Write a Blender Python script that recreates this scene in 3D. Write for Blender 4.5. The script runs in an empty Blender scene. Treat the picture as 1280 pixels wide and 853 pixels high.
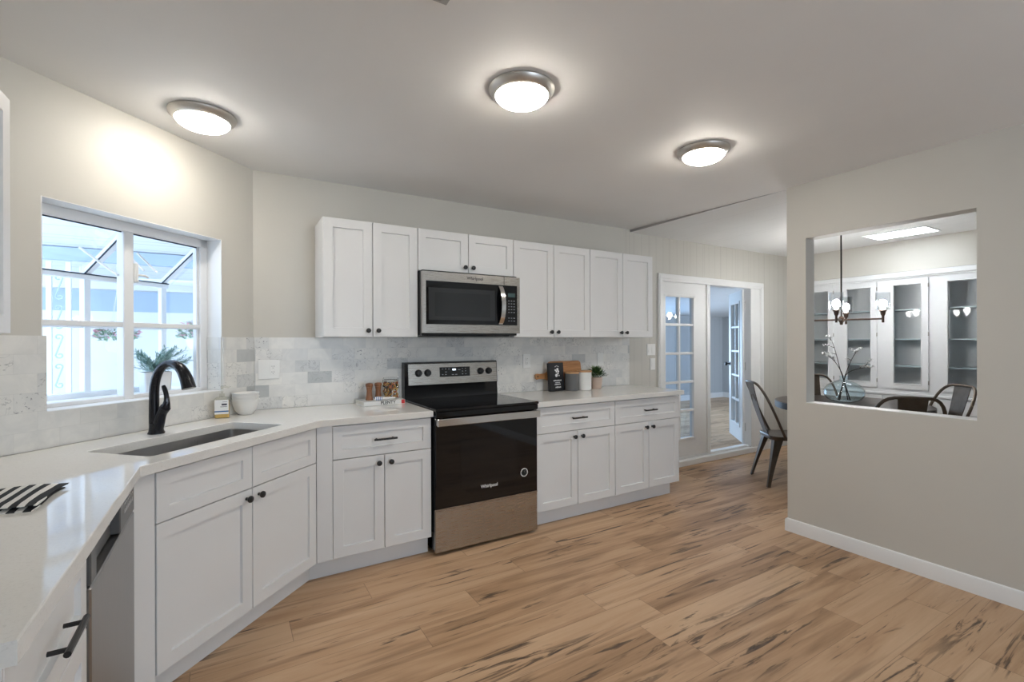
import bpy, bmesh, math, random
from mathutils import Matrix, Vector
random.seed(7)
SC = bpy.context.scene
COL = SC.collection
PI = math.pi
R2 = 2 ** -0.5

# ------------------------------------------------------------------ camera
YAW, ROLL, CAMH, FPX = 30.82, -0.19, 1.332, 594.9
cd = bpy.data.cameras.new('camera')
cam = bpy.data.objects.new('camera', cd)
COL.objects.link(cam)
cd.sensor_width = 36.0
cd.lens = FPX / 1280 * 36
cd.clip_start = 0.02
cam.matrix_world = (Matrix.Translation((0, 0, CAMH)) @ Matrix.Rotation(math.radians(-YAW), 4, 'Z')
                    @ Matrix.Rotation(PI / 2, 4, 'X') @ Matrix.Rotation(math.radians(ROLL), 4, 'Z'))
SC.camera = cam

# ------------------------------------------------------------------ light
SC.view_settings.view_transform = 'Standard'
SC.view_settings.look = 'None'
SC.view_settings.gamma = 1.0
SC.view_settings.use_curve_mapping = False
SC.view_settings.exposure = 0.22
SKY_STRENGTH = 3.1
LAMP_STRENGTH = 54.0
BULB_STRENGTH = 190.0
PANEL_STRENGTH = 9.0
w = bpy.data.worlds.new('sky')
SC.world = w
w.use_nodes = True
wn = w.node_tree
bg = wn.nodes['Background']
tc = wn.nodes.new('ShaderNodeTexCoord')
sp = wn.nodes.new('ShaderNodeSeparateXYZ')
rmp = wn.nodes.new('ShaderNodeValToRGB')
wn.links.new(tc.outputs['Generated'], sp.inputs[0])
wn.links.new(sp.outputs['Z'], rmp.inputs[0])
rmp.color_ramp.elements[0].position = 0.0
rmp.color_ramp.elements[0].color = (0.68, 0.81, 1.0, 1)
rmp.color_ramp.elements[1].position = 0.6
rmp.color_ramp.elements[1].color = (0.48, 0.70, 1.0, 1)
wn.links.new(rmp.outputs[0], bg.inputs['Color'])
bg.inputs['Strength'].default_value = SKY_STRENGTH


def area_light(name, loc, rot, sx, sy, power, color):
    l = bpy.data.lights.new(name, 'AREA')
    l.shape = 'RECTANGLE'
    l.size, l.size_y = sx, sy
    l.energy = power
    l.color = color
    o = bpy.data.objects.new(name, l)
    COL.objects.link(o)
    o.location = loc
    o.rotation_euler = rot
    return o


DAY = (0.72, 0.86, 1.0)
# added lights at unseen window openings: a fill behind the camera, far room's daylight
area_light('rear_fill', (1.5, -2.75, 1.25), (PI / 2 + 0.35, 0, 0), 1.3, 1.1, 38, (0.74, 0.87, 1.0))
area_light('daylight_far_room', (6.3, 7.25, 1.1), (-PI / 2, 0, 0), 3.2, 1.3, 55, (0.32, 0.62, 1.0))


# ------------------------------------------------------------------ materials
def lin(c):
    c = c / 255.0
    return c / 12.92 if c <= 0.04045 else ((c + 0.055) / 1.055) ** 2.4


def rgb(r, g, b):
    return (lin(r), lin(g), lin(b), 1)


MATS = {}


def nodes_of(m):
    m.use_nodes = True
    nt = m.node_tree
    return nt, nt.nodes, nt.links, nt.nodes['Principled BSDF']


def paint(name, col, rough=0.5, metal=0.0, var=0.04, scale=6.0, bump=0.0, spec=0.5, coat=0.0, alpha=None):
    """plain surface with a faint procedural mottling"""
    if name in MATS:
        return MATS[name]
    m = bpy.data.materials.new(name)
    nt, N, L, b = nodes_of(m)
    c = N.new('ShaderNodeTexCoord')
    n = N.new('ShaderNodeTexNoise')
    n.inputs['Scale'].default_value = scale
    n.inputs['Detail'].default_value = 3
    L.new(c.outputs['Object'], n.inputs['Vector'])
    r = N.new('ShaderNodeValToRGB')
    r.color_ramp.elements[0].position = 0.3
    r.color_ramp.elements[1].position = 0.7
    r.color_ramp.elements[0].color = tuple(x * (1 - var) for x in col[:3]) + (1,)
    r.color_ramp.elements[1].color = tuple(min(1, x * (1 + var)) for x in col[:3]) + (1,)
    L.new(n.outputs['Fac'], r.inputs[0])
    L.new(r.outputs[0], b.inputs['Base Color'])
    b.inputs['Roughness'].default_value = rough
    b.inputs['Metallic'].default_value = metal
    b.inputs['Specular IOR Level'].default_value = spec
    b.inputs['Coat Weight'].default_value = coat
    if bump:
        bp = N.new('ShaderNodeBump')
        bp.inputs['Strength'].default_value = bump
        bp.inputs['Distance'].default_value = 0.002
        n2 = N.new('ShaderNodeTexNoise')
        n2.inputs['Scale'].default_value = scale * 20
        L.new(c.outputs['Object'], n2.inputs['Vector'])
        L.new(n2.outputs['Fac'], bp.inputs['Height'])
        L.new(bp.outputs[0], b.inputs['Normal'])
    MATS[name] = m
    return m


def steel(name, col, rough=0.3, axis=(1, 60, 60)):
    m = bpy.data.materials.new(name)
    nt, N, L, b = nodes_of(m)
    c = N.new('ShaderNodeTexCoord')
    mp = N.new('ShaderNodeMapping')
    mp.inputs['Scale'].default_value = axis
    n = N.new('ShaderNodeTexNoise')
    n.inputs['Scale'].default_value = 6
    n.inputs['Detail'].default_value = 2
    L.new(c.outputs['Object'], mp.inputs[0])
    L.new(mp.outputs[0], n.inputs['Vector'])
    mr = N.new('ShaderNodeMapRange')
    mr.inputs['To Min'].default_value = rough * 0.8
    mr.inputs['To Max'].default_value = rough * 1.25
    L.new(n.outputs['Fac'], mr.inputs['Value'])
    L.new(mr.outputs[0], b.inputs['Roughness'])
    r = N.new('ShaderNodeValToRGB')
    r.color_ramp.elements[0].color = tuple(x * 0.97 for x in col[:3]) + (1,)
    r.color_ramp.elements[1].color = tuple(min(1, x * 1.03) for x in col[:3]) + (1,)
    L.new(n.outputs['Fac'], r.inputs[0])
    L.new(r.outputs[0], b.inputs['Base Color'])
    b.inputs['Metallic'].default_value = 1.0
    return m


def glow(name, col, strength):
    m = bpy.data.materials.new(name)
    nt, N, L, b = nodes_of(m)
    b.inputs['Base Color'].default_value = (0.9, 0.9, 0.9, 1)
    b.inputs['Emission Color'].default_value = col
    b.inputs['Emission Strength'].default_value = strength
    return m


def nmath(N, L, op, a, b=None, c=None):
    n = N.new('ShaderNodeMath')
    n.operation = op
    for i, v in enumerate((a, b, c)):
        if v is None:
            continue
        if isinstance(v, (int, float)):
            n.inputs[i].default_value = v
        else:
            L.new(v, n.inputs[i])
    return n.outputs[0]


def pane_glass(name, tint=(0.96, 0.985, 1.0, 1), refl=1.0):
    m = bpy.data.materials.new(name)
    m.use_nodes = True
    nt = m.node_tree
    N, L = nt.nodes, nt.links
    N.clear()
    out = N.new('ShaderNodeOutputMaterial')
    t = N.new('ShaderNodeBsdfTransparent')
    t.inputs[0].default_value = tint
    g = N.new('ShaderNodeBsdfGlossy')
    g.inputs['Roughness'].default_value = 0.02
    f = N.new('ShaderNodeFresnel')
    f.inputs['IOR'].default_value = 1.45
    geo = N.new('ShaderNodeNewGeometry')       # reflect at the outer face only, as a thin pane does
    inv = nmath(N, L, 'MULTIPLY', nmath(N, L, 'SUBTRACT', 1.0, geo.outputs['Backfacing']), refl)
    mu = N.new('ShaderNodeMath')
    mu.operation = 'MULTIPLY'
    L.new(inv, mu.inputs[1])
    L.new(f.outputs[0], mu.inputs[0])
    mx = N.new('ShaderNodeMixShader')
    L.new(mu.outputs[0], mx.inputs[0])
    L.new(t.outputs[0], mx.inputs[1])
    L.new(g.outputs[0], mx.inputs[2])
    L.new(mx.outputs[0], out.inputs[0])
    return m


def nmix(N, L, fac, a, b):
    n = N.new('ShaderNodeMix')
    n.data_type = 'RGBA'
    for s, v in ((n.inputs[0], fac), (n.inputs[6], a), (n.inputs[7], b)):
        if isinstance(v, (int, float)):
            s.default_value = v
        elif isinstance(v, tuple):
            s.default_value = v
        else:
            L.new(v, s)
    return n.outputs[2]


def nramp(N, L, fac, stops):
    r = N.new('ShaderNodeValToRGB')
    e = r.color_ramp.elements
    while len(e) > 1:
        e.remove(e[-1])
    e[0].position, e[0].color = stops[0]
    for p, c in stops[1:]:
        x = e.new(p)
        x.color = c
    L.new(fac, r.inputs[0])
    return r.outputs[0]


def vec(N, L, x, y, z):
    n = N.new('ShaderNodeCombineXYZ')
    for i, v in enumerate((x, y, z)):
        if isinstance(v, (int, float)):
            n.inputs[i].default_value = v
        else:
            L.new(v, n.inputs[i])
    return n.outputs[0]


def noise(N, L, v, scale=1.0, detail=3.0, rough=0.5, dist=0.0):
    n = N.new('ShaderNodeTexNoise')
    n.inputs['Scale'].default_value = scale
    n.inputs['Detail'].default_value = detail
    n.inputs['Roughness'].default_value = rough
    n.inputs['Distortion'].default_value = dist
    L.new(v, n.inputs['Vector'])
    return n.outputs['Fac']


def floor_material():
    m = bpy.data.materials.new('wood_plank_floor')
    nt, N, L, b = nodes_of(m)
    c = N.new('ShaderNodeTexCoord')
    s = N.new('ShaderNodeSeparateXYZ')
    L.new(c.outputs['Object'], s.inputs[0])
    X, Y = s.outputs[0], s.outputs[1]
    PW, PL = 0.178, 1.22
    row = nmath(N, L, 'FLOOR', nmath(N, L, 'DIVIDE', Y, PW))
    fy = nmath(N, L, 'FRACT', nmath(N, L, 'DIVIDE', Y, PW))
    wr = N.new('ShaderNodeTexWhiteNoise')
    wr.noise_dimensions = '1D'
    L.new(row, wr.inputs['W'])
    xx = nmath(N, L, 'ADD', nmath(N, L, 'DIVIDE', X, PL), wr.outputs['Value'])
    idx = nmath(N, L, 'FLOOR', xx)
    fx = nmath(N, L, 'FRACT', xx)
    wr2 = N.new('ShaderNodeTexWhiteNoise')
    wr2.noise_dimensions = '2D'
    L.new(vec(N, L, row, idx, 0.0), wr2.inputs['Vector'])
    rnd = wr2.outputs['Value']
    rz = nmath(N, L, 'MULTIPLY', rnd, 37.0)
    # broad tone bands, fine grain, dark cracks
    bandv = vec(N, L, nmath(N, L, 'MULTIPLY', X, 1.1), nmath(N, L, 'MULTIPLY', Y, 9.0), rz)
    band = noise(N, L, bandv, 1.0, 3, 0.55, 0.9)
    grainv = vec(N, L, nmath(N, L, 'MULTIPLY', X, 4.0), nmath(N, L, 'MULTIPLY', Y, 110.0), rz)
    grain = noise(N, L, grainv, 1.0, 4, 0.6, 0.3)
    crackv = vec(N, L, nmath(N, L, 'MULTIPLY', X, 1.5), nmath(N, L, 'MULTIPLY', Y, 17.0), rz)
    crack = noise(N, L, crackv, 1.0, 5, 0.62, 1.6)
    tone = nmath(N, L, 'ADD', nmath(N, L, 'MULTIPLY', band, 0.8), nmath(N, L, 'ADD', nmath(N, L, 'MULTIPLY', rnd, 0.25), 0.055))
    tone = nmath(N, L, 'ADD', tone, nmath(N, L, 'MULTIPLY', nmath(N, L, 'SUBTRACT', grain, 0.5), 0.20))
    col = nramp(N, L, tone, [(0.28, (0.215, 0.122, 0.064, 1)), (0.42, (0.37, 0.224, 0.125, 1)),
                             (0.57, (0.505, 0.322, 0.190, 1)), (0.80, (0.60, 0.41, 0.258, 1))])
    ck = nramp(N, L, crack, [(0.56, (0, 0, 0, 1)), (0.61, (0.7, 0.7, 0.7, 1)), (0.68, (1, 1, 1, 1))])
    zone = noise(N, L, vec(N, L, nmath(N, L, 'MULTIPLY', X, 1.3), nmath(N, L, 'MULTIPLY', Y, 5.0), nmath(N, L, 'ADD', rz, 9.0)), 1.0, 2)
    zk = nramp(N, L, zone, [(0.42, (0, 0, 0, 1)), (0.53, (1, 1, 1, 1))])
    col = nmix(N, L, nmath(N, L, 'MULTIPLY', ck, zk), col, (0.060, 0.036, 0.023, 1))
    # long soft dark streaks
    st = noise(N, L, vec(N, L, nmath(N, L, 'MULTIPLY', X, 0.9), nmath(N, L, 'MULTIPLY', Y, 20.0), nmath(N, L, 'ADD', rz, 3.0)), 1.0, 3, 0.5, 0.5)
    sk = nramp(N, L, st, [(0.57, (0, 0, 0, 1)), (0.72, (0.55, 0.55, 0.55, 1))])
    col = nmix(N, L, sk, col, (0.17, 0.092, 0.048, 1))
    # seams
    e1 = nmath(N, L, 'LESS_THAN', fy, 0.012)
    e2 = nmath(N, L, 'LESS_THAN', fx, 0.0022)
    seam = nmath(N, L, 'MAXIMUM', e1, e2)
    col = nmix(N, L, nmath(N, L, 'MULTIPLY', seam, 0.55), col, (0.10, 0.055, 0.03, 1))
    L.new(col, b.inputs['Base Color'])
    b.inputs['Roughness'].default_value = 0.42
    b.inputs['Specular IOR Level'].default_value = 0.35
    bp = N.new('ShaderNodeBump')
    bp.inputs['Strength'].default_value = 0.12
    bp.inputs['Distance'].default_value = 0.002
    L.new(nmath(N, L, 'SUBTRACT', grain, seam), bp.inputs['Height'])
    L.new(bp.outputs[0], b.inputs['Normal'])
    return m


def tile_material():
    m = bpy.data.materials.new('marble_subway_tile')
    nt, N, L, b = nodes_of(m)
    c = N.new('ShaderNodeTexCoord')
    s = N.new('ShaderNodeSeparateXYZ')
    L.new(c.outputs['Object'], s.inputs[0])
    X, Z = nmath(N, L, 'ADD', s.outputs[0], s.outputs[1]), s.outputs[2]
    TW, TH = 0.152, 0.0765
    row = nmath(N, L, 'FLOOR', nmath(N, L, 'DIVIDE', Z, TH))
    fz = nmath(N, L, 'FRACT', nmath(N, L, 'DIVIDE', Z, TH))
    half = nmath(N, L, 'MULTIPLY', nmath(N, L, 'MODULO', nmath(N, L, 'ADD', row, 100.0), 2.0), 0.5)
    xx = nmath(N, L, 'ADD', nmath(N, L, 'DIVIDE', X, TW), half)
    idx = nmath(N, L, 'FLOOR', xx)
    fx = nmath(N, L, 'FRACT', xx)
    wn_ = N.new('ShaderNodeTexWhiteNoise')
    wn_.noise_dimensions = '2D'
    L.new(vec(N, L, row, idx, 0.0), wn_.inputs['Vector'])
    rnd = wn_.outputs['Value']
    wn2 = N.new('ShaderNodeTexWhiteNoise')
    wn2.noise_dimensions = '2D'
    L.new(vec(N, L, idx, row, 0.0), wn2.inputs['Vector'])
    rnd2 = wn2.outputs['Value']
    base = nramp(N, L, rnd, [(0.0, (0.80, 0.785, 0.745, 1)), (0.45, (0.76, 0.75, 0.72, 1)), (0.80, (0.72, 0.715, 0.695, 1)),
                             (0.93, (0.64, 0.645, 0.635, 1)), (0.985, (0.46, 0.475, 0.47, 1))])
    p = vec(N, L, X, nmath(N, L, 'ADD', Z, nmath(N, L, 'MULTIPLY', rnd2, 0.1)), nmath(N, L, 'MULTIPLY', rnd, 23.0))
    cloud = noise(N, L, p, 9.0, 4, 0.6, 0.8)
    cl = nramp(N, L, cloud, [(0.35, (0.86, 0.87, 0.88, 1)), (0.6, (1, 1, 1, 1))])
    mm = N.new('ShaderNodeMix')
    mm.data_type = 'RGBA'
    mm.blend_type = 'MULTIPLY'
    mm.inputs[0].default_value = 0.8
    L.new(base, mm.inputs[6])
    L.new(cl, mm.inputs[7])
    col = mm.outputs[2]
    # thin grey veins on some tiles, speckle on a few
    v = noise(N, L, p, 13.0, 3, 0.55, 1.5)
    vd = nmath(N, L, 'ABSOLUTE', nmath(N, L, 'SUBTRACT', v, 0.5))
    vm = nramp(N, L, vd, [(0.0, (1, 1, 1, 1)), (0.016, (0, 0, 0, 1))])
    sel = nmath(N, L, 'GREATER_THAN', rnd2, 0.66)
    col = nmix(N, L, nmath(N, L, 'MULTIPLY', nmath(N, L, 'MULTIPLY', vm, sel), 0.7), col, (0.28, 0.28, 0.285, 1))
    sk = noise(N, L, p, 75.0, 2, 0.5, 0.6)
    skm = nramp(N, L, sk, [(0.63, (0, 0, 0, 1)), (0.69, (1, 1, 1, 1))])
    sel2 = nmath(N, L, 'LESS_THAN', rnd2, 0.10)
    col = nmix(N, L, nmath(N, L, 'MULTIPLY', nmath(N, L, 'MULTIPLY', skm, sel2), 0.8), col, (0.16, 0.165, 0.18, 1))
    g1 = nmath(N, L, 'LESS_THAN', fz, 0.018)
    g2 = nmath(N, L, 'LESS_THAN', fx, 0.009)
    gr = nmath(N, L, 'MAXIMUM', g1, g2)
    col = nmix(N, L, nmath(N, L, 'MULTIPLY', gr, 0.7), col, (0.60, 0.595, 0.575, 1))
    L.new(col, b.inputs['Base Color'])
    b.inputs['Roughness'].default_value = 0.32
    bp = N.new('ShaderNodeBump')
    bp.inputs['Strength'].default_value = 0.25
    bp.inputs['Distance'].default_value = 0.002
    L.new(nmath(N, L, 'SUBTRACT', 1.0, gr), bp.inputs['Height'])
    L.new(bp.outputs[0], b.inputs['Normal'])
    return m


def grooved(name, col, axis, spacing, width, dark=0.75, rough=0.6, jitter=True):
    """painted panelling: narrow grooves across one object axis"""
    m = bpy.data.materials.new(name)
    nt, N, L, b = nodes_of(m)
    c = N.new('ShaderNodeTexCoord')
    s = N.new('ShaderNodeSeparateXYZ')
    L.new(c.outputs['Object'], s.inputs[0])
    A = nmath(N, L, 'DIVIDE', s.outputs[axis], spacing)
    f = nmath(N, L, 'FRACT', A)
    g = nmath(N, L, 'LESS_THAN', f, width / spacing)
    if jitter:
        f2 = nmath(N, L, 'FRACT', nmath(N, L, 'MULTIPLY', A, 0.37))
        g = nmath(N, L, 'MAXIMUM', g, nmath(N, L, 'LESS_THAN', f2, 0.37 * width / spacing))
    d = tuple(x * dark for x in col[:3]) + (1,)
    nz = noise(N, L, c.outputs['Object'], 2.0, 3)
    cc = nramp(N, L, nz, [(0.3, tuple(x * 0.97 for x in col[:3]) + (1,)), (0.7, col)])
    L.new(nmix(N, L, g, cc, d), b.inputs['Base Color'])
    b.inputs['Roughness'].default_value = rough
    bp = N.new('ShaderNodeBump')
    bp.inputs['Strength'].default_value = 0.4
    bp.inputs['Distance'].default_value = 0.004
    L.new(nmath(N, L, 'SUBTRACT', 1.0, g), bp.inputs['Height'])
    L.new(bp.outputs[0], b.inputs['Normal'])
    return m


def wood(name, c1, c2, scale=(3, 40, 40), rough=0.4):
    m = bpy.data.materials.new(name)
    nt, N, L, b = nodes_of(m)
    c = N.new('ShaderNodeTexCoord')
    mp = N.new('ShaderNodeMapping')
    mp.inputs['Scale'].default_value = scale
    L.new(c.outputs['Object'], mp.inputs[0])
    n = noise(N, L, mp.outputs[0], 1.5, 4, 0.6, 1.0)
    L.new(nramp(N, L, n, [(0.3, c1), (0.7, c2)]), b.inputs['Base Color'])
    b.inputs['Roughness'].default_value = rough
    return m


def stripes(name, axis, period, c1, c2):
    m = bpy.data.materials.new(name)
    nt, N, L, b = nodes_of(m)
    c = N.new('ShaderNodeTexCoord')
    s = N.new('ShaderNodeSeparateXYZ')
    L.new(c.outputs['Object'], s.inputs[0])
    f = nmath(N, L, 'FRACT', nmath(N, L, 'ADD', nmath(N, L, 'DIVIDE', s.outputs[axis], period), 0.0))
    g = nmath(N, L, 'GREATER_THAN', f, 0.48)
    L.new(nmix(N, L, g, c1, c2), b.inputs['Base Color'])
    b.inputs['Roughness'].default_value = 0.9
    return m


def quartz():
    m = bpy.data.materials.new('white_quartz')
    nt, N, L, b = nodes_of(m)
    c = N.new('ShaderNodeTexCoord')
    n = noise(N, L, c.outputs['Object'], 190.0, 2, 0.6)
    col = nramp(N, L, n, [(0.28, (0.70, 0.685, 0.65, 1)), (0.40, (0.765, 0.75, 0.715, 1)), (0.7, (0.79, 0.775, 0.74, 1))])
    L.new(col, b.inputs['Base Color'])
    b.inputs['Roughness'].default_value = 0.06
    b.inputs['Specular IOR Level'].default_value = 0.6
    return m


FLOOR = floor_material()
TILE = tile_material()
QUARTZ = quartz()
WALLP = paint('greige_wall_paint', (0.585, 0.565, 0.515, 1), 0.55, var=0.015, scale=2, bump=0.05)
WALLG = grooved('greige_panelling', (0.585, 0.565, 0.515, 1), 0, 0.104, 0.004, 0.80)
CEILP = paint('ceiling_paint', (0.80, 0.79, 0.775, 1), 0.7, var=0.015, scale=2, bump=0.08)
CEILG = grooved('plank_ceiling', (0.76, 0.76, 0.75, 1), 0, 0.41, 0.005, 0.85)
CEILB = grooved('far_room_ceiling', (0.66, 0.68, 0.70, 1), 1, 0.6, 0.006, 0.8)
TRIM = paint('white_trim', (0.82, 0.82, 0.81, 1), 0.35, var=0.01)
CAB = paint('white_cabinet', (0.755, 0.755, 0.75, 1), 0.38, var=0.012, scale=3)
CABIN = paint('cabinet_carcass', (0.72, 0.72, 0.72, 1), 0.5, var=0.012)
BLACK = paint('matte_black_metal', (0.012, 0.012, 0.013, 1), 0.35, var=0.1)
FAUC = paint('black_faucet', (0.018, 0.018, 0.022, 1), 0.22, var=0.1, metal=0.4)
STEEL = steel('brushed_steel', (0.47, 0.445, 0.41, 1), 0.27, (2, 150, 150))
STEELD = steel('dishwasher_steel', (0.36, 0.36, 0.36, 1), 0.34, (60, 60, 1))
STEELS = steel('sink_steel', (0.58, 0.57, 0.56, 1), 0.30, (25, 25, 1))
CHROME = steel('polished_steel', (0.72, 0.72, 0.72, 1), 0.14)
GLASSB = paint('black_glass', (0.004, 0.004, 0.005, 1), 0.04, var=0.05, spec=0.5)
ENAMEL = paint('black_enamel', (0.008, 0.008, 0.009, 1), 0.16, var=0.1)
PLAST = paint('white_plastic', (0.80, 0.80, 0.78, 1), 0.35, var=0.01)
DARKSLOT = paint('dark_slot', (0.02, 0.02, 0.02, 1), 0.6)
PANE = pane_glass('window_glass')
PANE3 = pane_glass('cabinet_glass', (0.99, 0.997, 1.0, 1), 0.4)
PANE2 = pane_glass('door_glass', (0.9, 0.95, 1.0, 1), 1.6)
CHGLASS = pane_glass('lamp_glass', (0.98, 0.98, 0.98, 1), 1.5)
NICKEL = steel('brushed_nickel', (0.60, 0.575, 0.54, 1), 0.42)


# ------------------------------------------------------------------ mesh helpers
class MB:
    def __init__(s, M=None):
        s.bm = bmesh.new()
        s.M = M or Matrix()

    def _add(s, vs):
        return [s.bm.verts.new(s.M @ Vector(v)) for v in vs]

    def box(s, x0, x1, y0, y1, z0, z1, bev=0.0, seg=1):
        v = s._add([(x, y, z) for z in (z0, z1) for y in (y0, y1) for x in (x0, x1)])
        fs = [s.bm.faces.new([v[i] for i in f]) for f in
              ((0, 2, 3, 1), (4, 5, 7, 6), (0, 1, 5, 4), (2, 6, 7, 3), (0, 4, 6, 2), (1, 3, 7, 5))]
        if bev:
            es = list({e for f in fs for e in f.edges})
            bmesh.ops.bevel(s.bm, geom=es, offset=bev, segments=seg, affect='EDGES', profile=0.5)
        return s

    def lathe(s, prof, seg=24, c=(0, 0, 0), M=None):
        """profile of (radius, z), revolved about local z at c"""
        T = Matrix.Translation(c) @ (M or Matrix())
        rings = []
        for r, z in prof:
            if r < 1e-6:
                rings.append(s._add([T @ Vector((0, 0, z))]))
            else:
                rings.append(s._add([T @ Vector((r * math.cos(2 * PI * i / seg), r * math.sin(2 * PI * i / seg), z)) for i in range(seg)]))
        for a, b in zip(rings, rings[1:]):
            for i in range(seg):
                j = (i + 1) % seg
                if len(a) == 1 and len(b) == 1:
                    continue
                if len(a) == 1:
                    s.bm.faces.new((a[0], b[j], b[i]))
                elif len(b) == 1:
                    s.bm.faces.new((a[i], a[j], b[0]))
                else:
                    s.bm.faces.new((a[i], a[j], b[j], b[i]))
        for r, flip in ((rings[0], True), (rings[-1], False)):
            if len(r) > 1:
                s.bm.faces.new(r[::-1] if flip else r)
        return s

    def tube(s, pts, r, seg=8, cap=True, flat=1.0):
        """tube along pts; r one radius or one per point"""
        P = [Vector(p) for p in pts]
        rs = r if isinstance(r, (list, tuple)) else [r] * len(P)
        prev = None
        rings = []
        for i, p in enumerate(P):
            d = ((P[min(i + 1, len(P) - 1)] - p).normalized() + (p - P[max(i - 1, 0)]).normalized())
            d = d.normalized() if d.length > 1e-9 else Vector((0, 0, 1))
            if prev is None:
                up = Vector((0, 0, 1)) if abs(d.z) < 0.9 else Vector((1, 0, 0))
                a = d.cross(up).normalized()
            else:
                a = (prev - d * prev.dot(d)).normalized()
            b = d.cross(a).normalized()
            prev = a
            rings.append(s._add([p + a * rs[i] * math.cos(2 * PI * k / seg) + b * rs[i] * flat * math.sin(2 * PI * k / seg) for k in range(seg)]))
        for A, B in zip(rings, rings[1:]):
            for i in range(seg):
                j = (i + 1) % seg
                s.bm.faces.new((A[i], A[j], B[j], B[i]))
        if cap:
            s.bm.faces.new(rings[0][::-1])
            s.bm.faces.new(rings[-1])
        return s

    def prism(s, poly, a0, a1, plane='xy'):
        """extrude a 2-D outline; plane names the outline's axes"""
        def pt(p, h):
            if plane == 'xy':
                return (p[0], p[1], h)
            if plane == 'xz':
                return (p[0], h, p[1])
            return (h, p[0], p[1])
        A = s._add([pt(p, a0) for p in poly])
        B = s._add([pt(p, a1) for p in poly])
        s.bm.faces.new(A[::-1])
        s.bm.faces.new(B)
        n = len(poly)
        for i in range(n):
            j = (i + 1) % n
            s.bm.faces.new((A[i], A[j], B[j], B[i]))
        return s

    def loft(s, rings, cap=True):
        V = [s._add(r) for r in rings]
        n = len(V[0])
        for A, B in zip(V, V[1:]):
            for i in range(n):
                j = (i + 1) % n
                s.bm.faces.new((A[i], A[j], B[j], B[i]))
        if cap:
            s.bm.faces.new(V[0][::-1])
            s.bm.faces.new(V[-1])
        return s

    def quad(s, *vs):
        s.bm.faces.new(s._add(vs))
        return s

    def shaker(s, x0, x1, z0, z1, y=0.0, th=0.019, rail=0.056, rec=0.011):
        """flat frame with a recessed centre panel, front facing -y"""
        e = 0.0015
        o = s._add([(x0 + e, y, z0 + e), (x1 - e, y, z0 + e), (x1 - e, y, z1 - e), (x0 + e, y, z1 - e)])
        o1 = s._add([(x0, y + e, z0), (x1, y + e, z0), (x1, y + e, z1), (x0, y + e, z1)])
        bk = s._add([(x0, y + th, z0), (x1, y + th, z0), (x1, y + th, z1), (x0, y + th, z1)])
        a, b_, c, d = x0 + rail, x1 - rail, z0 + rail, z1 - rail
        i0 = s._add([(a, y, c), (b_, y, c), (b_, y, d), (a, y, d)])
        k = 0.0025
        i1 = s._add([(a + k, y + rec, c + k), (b_ - k, y + rec, c + k), (b_ - k, y + rec, d - k), (a + k, y + rec, d - k)])
        F = s.bm.faces.new
        for i in range(4):
            j = (i + 1) % 4
            F((o[i], o[j], i0[j], i0[i]))
            F((i0[i], i0[j], i1[j], i1[i]))
            F((o1[i], o1[j], o[j], o[i]))
            F((bk[i], bk[j], o1[j], o1[i]))
        F(i1)
        F(bk[::-1])
        return s

    def build(s, name, mat, parent=None, smooth=35, label=None):
        bm = s.bm
        bmesh.ops.recalc_face_normals(bm, faces=bm.faces[:])
        if smooth:
            for f in bm.faces:
                f.smooth = True
            lim = math.radians(smooth)
            for e in bm.edges:
                if len(e.link_faces) == 2 and e.calc_face_angle(0) > lim:
                    e.smooth = False
        me = bpy.data.meshes.new(name)
        bm.to_mesh(me)
        bm.free()
        me.materials.append(mat)
        o = bpy.data.objects.new(name, me)
        COL.objects.link(o)
        if parent:
            o.parent = parent
        if label:
            o['label'] = label
        return o


def tag(o, label, cat, group=None, kind=None):
    if label:
        o['label'] = label
    if cat:
        o['category'] = cat
    if group:
        o['group'] = group
    if kind:
        o['kind'] = kind
    return o


def thing(name, label, cat, loc=(0, 0, 0), rz=0.0, group=None):
    o = bpy.data.objects.new(name, None)
    COL.objects.link(o)
    o.empty_display_size = 0.1
    o.location = loc
    o.rotation_euler = (0, 0, rz)
    return tag(o, label, cat, group)


def struct(o):
    o['kind'] = 'structure'
    return o


def dup(root, loc, rz, label, group=None):
    def cp(o, par):
        c = o.copy()
        COL.objects.link(c)
        if par:
            c.parent = par
        for ch in o.children:
            cp(ch, c)
        return c
    r = cp(root, None)
    r.location = loc
    r.rotation_euler = (0, 0, rz)
    r['label'] = label
    if group:
        r['group'] = group
    return r


def text_part(body, size, mat, parent, loc, rot, name='lettering', ext=0.0004, label=None, shear=0.0, bold=0.0):
    cu = bpy.data.curves.new(name, 'FONT')
    cu.body = body
    cu.size = size
    cu.extrude = ext
    cu.offset = bold
    cu.shear = shear
    cu.align_x = 'CENTER'
    cu.align_y = 'CENTER'
    t = bpy.data.objects.new('lettering_source', cu)
    COL.objects.link(t)
    bpy.context.view_layer.update()
    me = bpy.data.meshes.new_from_object(t.evaluated_get(bpy.context.evaluated_depsgraph_get()))
    bpy.data.objects.remove(t)
    bpy.data.curves.remove(cu)
    me.name = name
    me.materials.clear()
    me.materials.append(mat)
    o = bpy.data.objects.new(name, me)
    COL.objects.link(o)
    o.location = loc
    o.rotation_euler = rot
    if parent:
        o.parent = parent
    if label:
        o['label'] = label
    return o


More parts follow.
